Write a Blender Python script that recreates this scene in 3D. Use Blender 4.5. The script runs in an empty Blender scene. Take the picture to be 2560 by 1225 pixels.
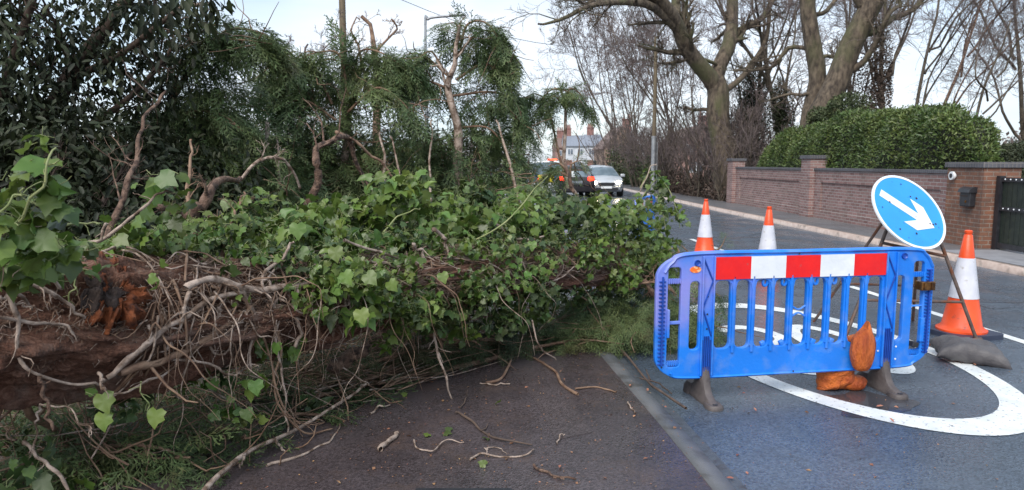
import bpy, bmesh, math, random
import numpy as np
from mathutils import Vector, Matrix, Euler
S = bpy.context.scene
COL = S.collection
R = math.radians
PI = math.pi

# ------------------------------------------------------------------ camera, sky, sun, exposure
F = 1750.0; CX, CY = 1280.0, 612.5; H = 1.6
PITCH = math.atan((CY - 408) / F)
cam = bpy.data.objects.new('camera', bpy.data.cameras.new('camera')); COL.objects.link(cam)
cam.location = (0, 0, H); cam.rotation_euler = (PI/2 - PITCH, 0, 0)
cam.data.sensor_width = 36; cam.data.lens = F/2560*36
cam.data.clip_start = .05; cam.data.clip_end = 2000
cam.data.dof.use_dof = True; cam.data.dof.focus_distance = 4.6; cam.data.dof.aperture_fstop = 4.5
S.camera = cam
S.view_settings.view_transform = 'Standard'; S.view_settings.look = 'None'
S.view_settings.exposure = EXPO = 1.30
S.view_settings.gamma = 1
SUN_EL, SUN_AZ = R(46), R(205)
W = bpy.data.worlds.new('World'); S.world = W; W.use_nodes = True
nt = W.node_tree; nt.nodes.clear()
def nn(nt, t, **kw):
    n = nt.nodes.new(t)
    for k, v in kw.items():
        if k in n.inputs.keys() if hasattr(n.inputs, 'keys') else False: n.inputs[k].default_value = v
        else: setattr(n, k, v)
    return n
sky = nn(nt, 'ShaderNodeTexSky'); sky.sky_type = 'NISHITA'; sky.sun_disc = False
sky.sun_elevation = SUN_EL; sky.sun_rotation = SUN_AZ; sky.air_density = 1.0; sky.dust_density = 1.2
tc = nn(nt, 'ShaderNodeTexCoord'); mp = nn(nt, 'ShaderNodeMapping'); mp.inputs['Scale'].default_value = (1.2, 1.2, 4.2)
no = nn(nt, 'ShaderNodeTexNoise'); no.inputs['Scale'].default_value = 1.7; no.inputs['Detail'].default_value = 7; no.inputs['Roughness'].default_value = .55
cr = nn(nt, 'ShaderNodeValToRGB'); cr.color_ramp.elements[0].position = .36; cr.color_ramp.elements[1].position = .66
cr.color_ramp.elements[0].color = (.55, .55, .55, 1)
mx = nn(nt, 'ShaderNodeMix'); mx.data_type = 'RGBA'
no2 = nn(nt, 'ShaderNodeTexNoise'); no2.inputs['Scale'].default_value = 1.1; no2.inputs['Detail'].default_value = 5
mc = nn(nt, 'ShaderNodeMix'); mc.data_type = 'RGBA'
mc.inputs[6].default_value = (3.9, 5.1, 6.2, 1); mc.inputs[7].default_value = (6.0, 6.35, 6.9, 1)
cr2 = nn(nt, 'ShaderNodeValToRGB'); cr2.color_ramp.elements[0].position = .38; cr2.color_ramp.elements[1].position = .64
bg = nn(nt, 'ShaderNodeBackground'); bg.inputs['Strength'].default_value = .076
wo = nn(nt, 'ShaderNodeOutputWorld')
L = nt.links.new
L(tc.outputs['Generated'], mp.inputs['Vector']); L(mp.outputs[0], no.inputs['Vector']); L(mp.outputs[0], no2.inputs['Vector'])
L(no.outputs[0], cr.inputs[0]); L(cr.outputs[0], mx.inputs[0]); L(sky.outputs[0], mx.inputs[6])
L(no2.outputs[0], cr2.inputs[0]); L(cr2.outputs[0], mc.inputs[0]); L(mc.outputs[2], mx.inputs[7])
L(mx.outputs[2], bg.inputs['Color']); L(bg.outputs[0], wo.inputs[0])
sun = bpy.data.objects.new('sun', bpy.data.lights.new('sun', 'SUN')); COL.objects.link(sun)
sun.data.energy = 1.5; sun.data.angle = R(42); sun.data.color = (1, .95, .88)
sd = Vector((math.sin(SUN_AZ)*math.cos(SUN_EL), math.cos(SUN_AZ)*math.cos(SUN_EL), math.sin(SUN_EL)))
sun.rotation_euler = sd.to_track_quat('Z', 'Y').to_euler()

# ------------------------------------------------------------------ helpers
cp, sp_ = math.cos(PITCH), math.sin(PITCH)
def ray(px, py):
    X = (px - CX)/F; Y = -(py - CY)/F
    return np.array([X, cp + Y*sp_, -sp_ + Y*cp])
def P(px, py, d):                      # the point d metres ahead that is seen at px, py of the 2560 wide photograph
    r = ray(px, py); return np.array([0, 0, H]) + r*(d/r[1])
def G(px, py, z=0.0):                  # the ground point seen there
    r = ray(px, py); return np.array([0, 0, H]) + r*((z - H)/r[2])
def rng_(s): return np.random.default_rng(s)
def nrm(v): return v/(np.linalg.norm(v, axis=-1, keepdims=True) + 1e-9)

def tag(o, label=None, cat=None, group=None, kind=None):
    if label: o['label'] = label
    if cat: o['category'] = cat
    if group: o['group'] = group
    if kind: o['kind'] = kind
    return o
def empty(name, loc=(0, 0, 0), rz=0.0, **kw):
    o = bpy.data.objects.new(name, None); COL.objects.link(o); o.location = loc; o.rotation_euler = (0, 0, rz)
    o.empty_display_size = .1
    return tag(o, **kw)
def link(name, me, mats, parent=None, smooth=False, loc=None, rot=None):
    o = bpy.data.objects.new(name, me); COL.objects.link(o)
    for m in (mats if isinstance(mats, (list, tuple)) else [mats]): me.materials.append(m)
    if smooth and len(me.polygons): me.polygons.foreach_set('use_smooth', [True]*len(me.polygons))
    if parent is not None: o.parent = parent
    if loc is not None: o.location = loc
    if rot is not None: o.rotation_euler = rot
    return o
def np_mesh(name, v, f, fm=None):      # f (N,k) all faces the same size
    me = bpy.data.meshes.new(name); v = np.asarray(v, np.float32); f = np.asarray(f, np.int32)
    n, k = f.shape
    me.vertices.add(len(v)); me.vertices.foreach_set('co', v.ravel())
    me.loops.add(n*k); me.loops.foreach_set('vertex_index', f.ravel())
    me.polygons.add(n); me.polygons.foreach_set('loop_start', np.arange(n, dtype=np.int32)*k)
    me.polygons.foreach_set('loop_total', np.full(n, k, np.int32))
    me.update(calc_edges=True); return me
class MB:                              # collects shapes into ONE mesh
    def __init__(s): s.b = bmesh.new()
    def box(s, c, size, rot=None, bev=0.0, mi=0, taper=None):
        m = Matrix.Translation(Vector(c)) @ ((Euler(rot).to_matrix().to_4x4()) if rot else Matrix.Identity(4))
        r = bmesh.ops.create_cube(s.b, size=1.0)
        vs = r['verts']
        for v in vs:
            v.co = Vector((v.co.x*size[0], v.co.y*size[1], v.co.z*size[2]))
            if taper and v.co.z > 0: v.co.x *= taper[0]; v.co.y *= taper[1]
        fs = set(f for v in vs for f in v.link_faces)
        for f in fs: f.material_index = mi
        if bev:
            es = list(set(e for v in vs for e in v.link_edges))
            r2 = bmesh.ops.bevel(s.b, geom=es, offset=bev, segments=2, affect='EDGES', profile=.5)
            vs = list(set(v for f in r2['faces'] for v in f.verts) | set(v for v in vs if v.is_valid))
            for f in set(f for v in vs for f in v.link_faces): f.material_index = mi
        bmesh.ops.transform(s.b, matrix=m, verts=vs)
        return s
    def tube(s, pts, r, n=8, cap=True, mi=0, sq=None):
        pts = [Vector(p) for p in pts]; k = len(pts)
        rs = r if hasattr(r, '__len__') else [r]*k
        ref = None; rings = []
        for i, p in enumerate(pts):
            t = (pts[min(i+1, k-1)] - pts[max(i-1, 0)]).normalized()
            if ref is None:
                ref = Vector((0, 0, 1)) if abs(t.z) < .9 else Vector((0, 1, 0))
            a = t.cross(ref).normalized(); b = a.cross(t).normalized(); ref = b
            rings.append([s.b.verts.new(p + (a*math.cos(q)*(sq or 1) + b*math.sin(q))*rs[i]) for q in [2*PI*j/n for j in range(n)]])
        for i in range(k-1):
            for j in range(n):
                f = s.b.faces.new((rings[i][j], rings[i][(j+1) % n], rings[i+1][(j+1) % n], rings[i+1][j])); f.material_index = mi
        if cap:
            for rg in (rings[0][::-1], rings[-1]):
                try: s.b.faces.new(rg).material_index = mi
                except ValueError: pass
        return s
    def lathe(s, prof, n=24, c=(0, 0, 0), mi=0, axis='Z'):
        rings = []
        for (r, z) in prof:
            if r < 1e-5: rings.append([s.b.verts.new(Vector(c) + s._ax(0, 0, z, axis))])
            else: rings.append([s.b.verts.new(Vector(c) + s._ax(r*math.cos(2*PI*j/n), r*math.sin(2*PI*j/n), z, axis)) for j in range(n)])
        for i in range(len(rings)-1):
            a, b = rings[i], rings[i+1]
            m_ = mi[i] if isinstance(mi, (list, tuple)) else mi
            for j in range(n):
                j2 = (j+1) % n
                vs = [a[j % len(a)], a[j2 % len(a)], b[j2 % len(b)], b[j % len(b)]]
                u = []
                for v in vs:
                    if v not in u: u.append(v)
                if len(u) > 2:
                    try: s.b.faces.new(u).material_index = m_
                    except ValueError: pass
        return s
    def _ax(s, x, y, z, axis): return Vector((x, y, z)) if axis == 'Z' else Vector((x, -z, y))
    def prism(s, poly, y0, y1, mi=0, plane='XZ'):     # polygon in XZ swept along Y (or XY swept along Z, YZ along X)
        def mk(a, b, c): return {'XZ': (a, c, b), 'XY': (a, b, c), 'YZ': (c, a, b)}[plane]
        A = [s.b.verts.new(mk(a, b, y0)) for a, b in poly]; B = [s.b.verts.new(mk(a, b, y1)) for a, b in poly]
        n = len(poly)
        fs = [s.b.faces.new(A), s.b.faces.new(B[::-1])]
        for i in range(n): fs.append(s.b.faces.new((A[i], B[i], B[(i+1) % n], A[(i+1) % n])))
        for f in fs: f.material_index = mi
        return s
    def poly(s, pts, mi=0):
        f = s.b.faces.new([s.b.verts.new(p) for p in pts]); f.material_index = mi; return s
    def build(s, name, mats, parent=None, smooth=False, loc=None, rot=None, sub=0, auto=None):
        bmesh.ops.recalc_face_normals(s.b, faces=s.b.faces)
        me = bpy.data.meshes.new(name); s.b.to_mesh(me); s.b.free()
        o = link(name, me, mats, parent, smooth, loc, rot)
        if sub:
            m = o.modifiers.new('sub', 'SUBSURF'); m.levels = sub; m.render_levels = sub
        if auto is not None:
            me.polygons.foreach_set('use_smooth', [True]*len(me.polygons)); me.set_sharp_from_angle(angle=R(auto))
        return o
def smooth_path(pts, n=24):            # Catmull-Rom through the points
    p = np.asarray(pts, float)
    if len(p) == 2: return p[0] + (p[1]-p[0])*np.linspace(0, 1, n)[:, None]
    q = np.vstack([2*p[0]-p[1], p, 2*p[-1]-p[-2]]); m = len(p)-1
    out = []
    for u in np.linspace(0, m, n):
        i = min(int(u), m-1); t = u-i; a, b, c, d = q[i:i+4]
        out.append(.5*((2*b)+(-a+c)*t+(2*a-5*b+4*c-d)*t*t+(-a+3*b-3*c+d)*t**3))
    return np.array(out)

# many tubes at once: Pt (M,K,3), Rd (M,K)
def tube_arrays(Pt, Rd, n):
    M, K, _ = Pt.shape
    T = nrm(np.gradient(Pt, axis=1))
    mean = nrm(Pt[:, -1]-Pt[:, 0]); ref = np.zeros((M, 3)); ref[np.arange(M), np.argmin(np.abs(mean), axis=1)] = 1
    a = nrm(np.cross(T, ref[:, None, :])); b = np.cross(T, a)
    th = np.arange(n)*2*PI/n
    V = Pt[:, :, None, :] + Rd[:, :, None, None]*(a[:, :, None, :]*np.cos(th)[None, None, :, None] + b[:, :, None, :]*np.sin(th)[None, None, :, None])
    base = np.arange(M)[:, None, None]*K*n + np.arange(K-1)[None, :, None]*n
    j = np.arange(n)[None, None, :]; j2 = (j+1) % n
    Fq = np.stack([base+j, base+j2, base+n+j2, base+n+j], -1).reshape(-1, 4)
    return V.reshape(-1, 3), Fq
def tubes(name, groups, mat, parent=None, smooth=True):   # groups: [(Pt, Rd, sides)]
    vs, fs, o = [], [], 0
    for Pt, Rd, n in groups:
        if len(Pt) == 0: continue
        v, f = tube_arrays(np.asarray(Pt, float), np.asarray(Rd, float), n); vs.append(v); fs.append(f+o); o += len(v)
    return link(name, np_mesh(name, np.vstack(vs), np.vstack(fs)), mat, parent, smooth)
def path_tube(pts, r0, r1, n=20, wob=.0, rg=None, lump=.0):
    q = smooth_path(pts, n)
    sn = lambda w, sc: np.interp(np.linspace(0, w-1, n), np.arange(w), rg.normal(0, sc, w))
    if wob and rg is not None:
        w = max(5, n//3); q[1:-1] += np.stack([sn(w, wob*1.5) for _ in range(3)], 1)[1:-1]
    rr = np.linspace(r0, r1, n)
    if lump and rg is not None: rr = rr*(1+sn(max(5, n//2), lump*.6))
    return q[None], rr[None]
def grow(Pt, Rd, rg, c, lenf, ang=.8, up=0.1, K=5, rf=.55, tmin=.25, wob=.18, Lmin=.05, tip=.3, taper=.6):
    M, K0, _ = Pt.shape
    Ln = np.linalg.norm(np.diff(Pt, axis=1), axis=2).sum(1)
    t = tmin + (.99-tmin)*rg.random((M, c)); f = t*(K0-1); i = np.minimum(f.astype(int), K0-2); fr = (f-i)[..., None]
    ar = np.arange(M)[:, None]
    pos = Pt[ar, i]*(1-fr) + Pt[ar, i+1]*fr; tan = nrm(Pt[ar, i+1]-Pt[ar, i]); rad = Rd[ar, i]*(1-fr[..., 0]) + Rd[ar, i+1]*fr[..., 0]
    rv = rg.normal(size=(M, c, 3)); perp = nrm(rv-(rv*tan).sum(-1, keepdims=True)*tan)
    A = ang*(.7+.6*rg.random((M, c, 1)))
    d = nrm(np.cos(A)*tan + np.sin(A)*perp + np.array([0, 0, up]))
    ln = np.maximum(Ln[:, None]*lenf*(.5+.9*rg.random((M, c)))*(1.15-taper*t), Lmin)
    N = M*c; pos = pos.reshape(N, 3); d = d.reshape(N, 3); ln = ln.reshape(N); r0 = rad.reshape(N)*rf
    out = [pos]; p = pos
    for k in range(K-1):
        d = nrm(d + rg.normal(0, wob, (N, 3)) + np.array([0, 0, up*.35])); p = p + d*(ln/(K-1))[:, None]; out.append(p)
    return np.stack(out, 1), r0[:, None]*np.linspace(1, tip, K)[None]

# leaves / sprays: one template copied to many places in ONE mesh
def scatter_mesh(name, tv, tf, pos, ax, up, sc):
    tv = np.asarray(tv, float); tf = np.asarray(tf, int); N = len(pos); n = len(tv)
    y = nrm(ax); x = nrm(np.cross(y, up)); z = np.cross(x, y)
    sc = np.asarray(sc)[:, None, None]
    V = pos[:, None, :] + sc*(tv[None, :, 0:1]*x[:, None, :] + tv[None, :, 1:2]*y[:, None, :] + tv[None, :, 2:3]*z[:, None, :])
    Fq = (tf[None] + (np.arange(N)*n)[:, None, None]).reshape(-1, tf.shape[1])
    return np_mesh(name, V.reshape(-1, 3), Fq)
def T_ivy():
    o = [(0, .05), (.22, -.08), (.46, .08), (.44, .28), (.47, .47), (.25, .66), (0, 1.), (-.25, .66), (-.47, .47), (-.44, .28), (-.46, .08), (-.22, -.08)]
    z = [0, -.02, -.12, .03, -.10, .05, -.16, .05, -.10, .03, -.12, -.02]
    v = [(0, .38, .0)] + [(a, b, c) for (a, b), c in zip(o, z)]
    f = [(0, i+1, (i+1) % 12+1) for i in range(12)]
    return v, f
def T_ivy2():                         # narrow three lobed leaf, curled
    o = [(0, .03), (.16, -.06), (.36, .10), (.24, .36), (.17, .66), (0, 1.), (-.17, .66), (-.24, .36), (-.36, .10), (-.16, -.06)]
    z = [0, -.03, -.14, .02, .04, -.22, .0, .05, -.08, -.03]
    return [(0, .34, -.03)]+[(a, b, c) for (a, b), c in zip(o, z)], [(0, i+1, (i+1) % 10+1) for i in range(10)]
def T_long():                          # laurel type leaf, folded along its midrib
    v = [(0, 0, 0), (.16, .28, .05), (.15, .68, .03), (0, 1, -.10), (-.15, .68, .03), (-.16, .28, .05), (0, .3, -.01), (0, .68, -.03)]
    f = [(0, 1, 6), (6, 1, 2), (6, 2, 7), (7, 2, 3), (0, 6, 5), (5, 6, 4), (6, 7, 4), (7, 3, 4)]
    return v, f
def T_quad():
    return [(0, 0, 0), (.3, .45, .08), (0, 1, -.05), (-.3, .45, .08)], [(0, 1, 2, 3)]
def T_spray(rg, nb=11, w=.020, droop=.28, sub=3):   # feathery cypress spray
    v, f = [], []
    def st(a, b, wd):
        a = np.array(a); b = np.array(b); d = b-a; s = nrm(np.cross(d, [0, 0, 1.]))*wd; i = len(v)
        m = (a+b)/2+rg.normal(0, .01, 3)
        v.extend([a-s*.6, m-s, b, m+s]); f.append((i, i+1, i+2, i+3))
    pt = lambda t: np.array([.05*math.sin(3*t), t, -droop*t*t])
    for i in range(6): st(pt(i/6), pt((i+1.25)/6), w*.7)
    for i in range(nb):
        t = .08+.85*i/nb; s = 1 if i % 2 else -1; a = pt(t)
        ln = (.40-.26*t)*(.8+.5*rg.random()); an = R(48)*(1-.35*t)
        dv = np.array([s*math.sin(an), math.cos(an), -.15-.35*rg.random()+.2*rg.random()]); b = a+dv*ln; st(a, b, w)
        for k in range(sub):
            c = a+(b-a)*(.3+.25*k); s2 = 1 if k % 2 else -1
            dv2 = nrm(dv+np.array([s2*dv[1], -s2*dv[0], -.2])*.8); st(c, c+dv2*ln*.38, w*.9)
    return v, f
def rand_dirs(rg, N): return nrm(rg.normal(size=(N, 3)))
def clump(rg, c, r, n, shell=.35):     # n points in an ellipsoid, denser towards its surface
    d = rand_dirs(rg, n); q = rg.random(n)**shell
    return np.asarray(c) + d*q[:, None]*np.asarray(r), d
def blob_lump(d, rg, amp=.25, n=7):
    k = rand_dirs(rg, n); s = np.zeros(len(d))
    for i in range(n): s += np.exp(4*((d@k[i])-1))
    return 1-amp+amp*1.6*np.minimum(s, 1.2)

# ------------------------------------------------------------------ materials
def mat(name, c1, c2=None, rough=.6, scale=6., bump=0., bscale=30., metal=0., spec=.5, island=0., trans=0., stretch=None, pos=(.35, .65), c3=None, s3=2., p3=(.5, .6), r2=None, detail=6, bdist=.02, tcol=None):
    m = bpy.data.materials.new(name); m.use_nodes = True; nt = m.node_tree; b = nt.nodes['Principled BSDF']; L = nt.links.new
    b.inputs['Roughness'].default_value = rough; b.inputs['Metallic'].default_value = metal; b.inputs['Specular IOR Level'].default_value = spec
    tc = nt.nodes.new('ShaderNodeTexCoord'); mp = nt.nodes.new('ShaderNodeMapping'); L(tc.outputs['Object'], mp.inputs[0])
    if stretch: mp.inputs['Scale'].default_value = stretch
    col = None
    if c2 is not None:
        n = nt.nodes.new('ShaderNodeTexNoise'); n.inputs['Scale'].default_value = scale; n.inputs['Detail'].default_value = detail; L(mp.outputs[0], n.inputs[0])
        r = nt.nodes.new('ShaderNodeValToRGB'); r.color_ramp.elements[0].position, r.color_ramp.elements[1].position = pos
        r.color_ramp.elements[0].color = (*c1, 1); r.color_ramp.elements[1].color = (*c2, 1)
        L(n.outputs[0], r.inputs[0]); col = r.outputs[0]
        if r2 is not None:
            q = nt.nodes.new('ShaderNodeMapRange'); q.inputs[1].default_value = pos[0]; q.inputs[2].default_value = pos[1]
            q.inputs[3].default_value = rough; q.inputs[4].default_value = r2; L(n.outputs[0], q.inputs[0]); L(q.outputs[0], b.inputs['Roughness'])
    else:
        rg = nt.nodes.new('ShaderNodeRGB'); rg.outputs[0].default_value = (*c1, 1); col = rg.outputs[0]
    if c3 is not None:
        n = nt.nodes.new('ShaderNodeTexNoise'); n.inputs['Scale'].default_value = s3; n.inputs['Detail'].default_value = 5; L(mp.outputs[0], n.inputs[0])
        q = nt.nodes.new('ShaderNodeMapRange'); q.inputs[1].default_value, q.inputs[2].default_value = p3; L(n.outputs[0], q.inputs[0])
        x = nt.nodes.new('ShaderNodeMix'); x.data_type = 'RGBA'; L(q.outputs[0], x.inputs[0]); L(col, x.inputs[6]); x.inputs[7].default_value = (*c3, 1); col = x.outputs[2]
    if island:
        g = nt.nodes.new('ShaderNodeNewGeometry'); h = nt.nodes.new('ShaderNodeHueSaturation')
        a = nt.nodes.new('ShaderNodeMapRange'); a.inputs[3].default_value = 1-island; a.inputs[4].default_value = 1+island*1.1; L(g.outputs['Random Per Island'], a.inputs[0]); L(a.outputs[0], h.inputs['Value'])
        mm = nt.nodes.new('ShaderNodeMath'); mm.operation = 'MULTIPLY'; mm.inputs[1].default_value = 17.3; L(g.outputs['Random Per Island'], mm.inputs[0])
        m2 = nt.nodes.new('ShaderNodeMath'); m2.operation = 'FRACT'; L(mm.outputs[0], m2.inputs[0])
        a2 = nt.nodes.new('ShaderNodeMapRange'); a2.inputs[3].default_value = .475; a2.inputs[4].default_value = .52; L(m2.outputs[0], a2.inputs[0]); L(a2.outputs[0], h.inputs['Hue'])
        L(col, h.inputs['Color']); col = h.outputs[0]
    L(col, b.inputs['Base Color'])
    if bump:
        n = nt.nodes.new('ShaderNodeTexNoise'); n.inputs['Scale'].default_value = bscale; n.inputs['Detail'].default_value = 8; n.inputs['Roughness'].default_value = .65; L(mp.outputs[0], n.inputs[0])
        u = nt.nodes.new('ShaderNodeBump'); u.inputs['Strength'].default_value = bump; u.inputs['Distance'].default_value = bdist; L(n.outputs[0], u.inputs['Height']); L(u.outputs[0], b.inputs['Normal'])
    if trans:
        t = nt.nodes.new('ShaderNodeBsdfTranslucent'); s = nt.nodes.new('ShaderNodeMixShader'); s.inputs[0].default_value = trans
        if tcol: t.inputs[0].default_value = (*tcol, 1)
        else: L(col, t.inputs[0])
        L(b.outputs[0], s.inputs[1]); L(t.outputs[0], s.inputs[2]); L(s.outputs[0], nt.nodes['Material Output'].inputs[0])
    return m
def emis(name, c, s):
    m = bpy.data.materials.new(name); m.use_nodes = True; b = m.node_tree.nodes['Principled BSDF']
    b.inputs['Base Color'].default_value = (*c, 1); b.inputs['Emission Color'].default_value = (*c, 1); b.inputs['Emission Strength'].default_value = s
    return m
def brick(name, c1, c2, mortar, bw=.225, bh=.075, dirt=(.05, .04, .035), dscale=1.2, dpos=(.5, .75), soldier=False):
    m = mat(name, c1, rough=.85); nt = m.node_tree; L = nt.links.new; b = nt.nodes['Principled BSDF']
    tc = nt.nodes.new('ShaderNodeTexCoord'); sx = nt.nodes.new('ShaderNodeSeparateXYZ'); L(tc.outputs['Object'], sx.inputs[0])
    ad = nt.nodes.new('ShaderNodeMath'); L(sx.outputs[0], ad.inputs[0]); L(sx.outputs[1], ad.inputs[1])
    cb = nt.nodes.new('ShaderNodeCombineXYZ'); L(ad.outputs[0], cb.inputs[0]); L(sx.outputs[2], cb.inputs[1])
    br = nt.nodes.new('ShaderNodeTexBrick'); L(cb.outputs[0], br.inputs[0])
    br.inputs['Scale'].default_value = 1; br.inputs['Brick Width'].default_value = bw; br.inputs['Row Height'].default_value = bh
    br.inputs['Mortar Size'].default_value = .009; br.inputs['Mortar Smooth'].default_value = .3; br.inputs['Bias'].default_value = 0
    if soldier: br.offset = 0
    br.inputs['Color1'].default_value = (*c1, 1); br.inputs['Color2'].default_value = (*c2, 1); br.inputs['Mortar'].default_value = (*mortar, 1)
    n = nt.nodes.new('ShaderNodeTexNoise'); n.inputs['Scale'].default_value = dscale; n.inputs['Detail'].default_value = 9; n.inputs['Roughness'].default_value = .7; L(tc.outputs['Object'], n.inputs[0])
    q = nt.nodes.new('ShaderNodeMapRange'); q.inputs[1].default_value, q.inputs[2].default_value = dpos; L(n.outputs[0], q.inputs[0]); q.inputs[4].default_value = .8
    x = nt.nodes.new('ShaderNodeMix'); x.data_type = 'RGBA'; L(q.outputs[0], x.inputs[0]); L(br.outputs[0], x.inputs[6]); x.inputs[7].default_value = (*dirt, 1)
    L(x.outputs[2], b.inputs['Base Color'])
    u = nt.nodes.new('ShaderNodeBump'); u.inputs['Strength'].default_value = .7; u.inputs['Distance'].default_value = .008; u.invert = True; L(br.outputs['Fac'], u.inputs['Height']); L(u.outputs[0], b.inputs['Normal'])
    return m
def wet_asphalt(name, c1, c2, ra, rb, grit=.5, patch=None):
    m = bpy.data.materials.new(name); m.use_nodes = True; nt = m.node_tree; b = nt.nodes['Principled BSDF']; L = nt.links.new
    tc = nt.nodes.new('ShaderNodeTexCoord')
    def noise(s, d=6, r=.6):
        n = nt.nodes.new('ShaderNodeTexNoise'); n.inputs['Scale'].default_value = s; n.inputs['Detail'].default_value = d; n.inputs['Roughness'].default_value = r; L(tc.outputs['Object'], n.inputs[0]); return n.outputs[0]
    def rmp(v, a, b_, lo, hi):
        q = nt.nodes.new('ShaderNodeMapRange'); q.inputs[1].default_value = a; q.inputs[2].default_value = b_; q.inputs[3].default_value = lo; q.inputs[4].default_value = hi; L(v, q.inputs[0]); return q.outputs[0]
    vo = nt.nodes.new('ShaderNodeTexVoronoi'); vo.inputs['Scale'].default_value = 95; L(tc.outputs['Object'], vo.inputs[0])
    big = noise(.9, 8, .65); fine = noise(160, 3)
    x = nt.nodes.new('ShaderNodeMix'); x.data_type = 'RGBA'; L(rmp(big, .38, .62, 0, 1), x.inputs[0]); x.inputs[6].default_value = (*c1, 1); x.inputs[7].default_value = (*c2, 1)
    y = nt.nodes.new('ShaderNodeMix'); y.data_type = 'RGBA'; y.blend_type = 'MULTIPLY'; y.inputs[0].default_value = 1; L(x.outputs[2], y.inputs[6])
    hs = nt.nodes.new('ShaderNodeSeparateColor'); L(vo.outputs['Color'], hs.inputs[0]); k = rmp(hs.outputs[0], 0, 1, .62, 1.42)
    cb = nt.nodes.new('ShaderNodeCombineColor'); [L(k, cb.inputs[i]) for i in range(3)]; L(cb.outputs[0], y.inputs[7]); col = y.outputs[2]
    if patch is not None:
        z = nt.nodes.new('ShaderNodeMix'); z.data_type = 'RGBA'; L(rmp(noise(2.6, 9, .7), .52, .66, 0, .8), z.inputs[0]); L(col, z.inputs[6]); z.inputs[7].default_value = (*patch, 1); col = z.outputs[2]
    L(col, b.inputs['Base Color'])
    L(rmp(noise(1.7, 7, .6), .36, .62, ra, rb), b.inputs['Roughness'])
    u = nt.nodes.new('ShaderNodeBump'); u.inputs['Strength'].default_value = grit; u.inputs['Distance'].default_value = .004; L(vo.outputs['Distance'], u.inputs['Height'])
    L(u.outputs[0], b.inputs['Normal']); b.inputs['Specular IOR Level'].default_value = .55
    return m

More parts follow.
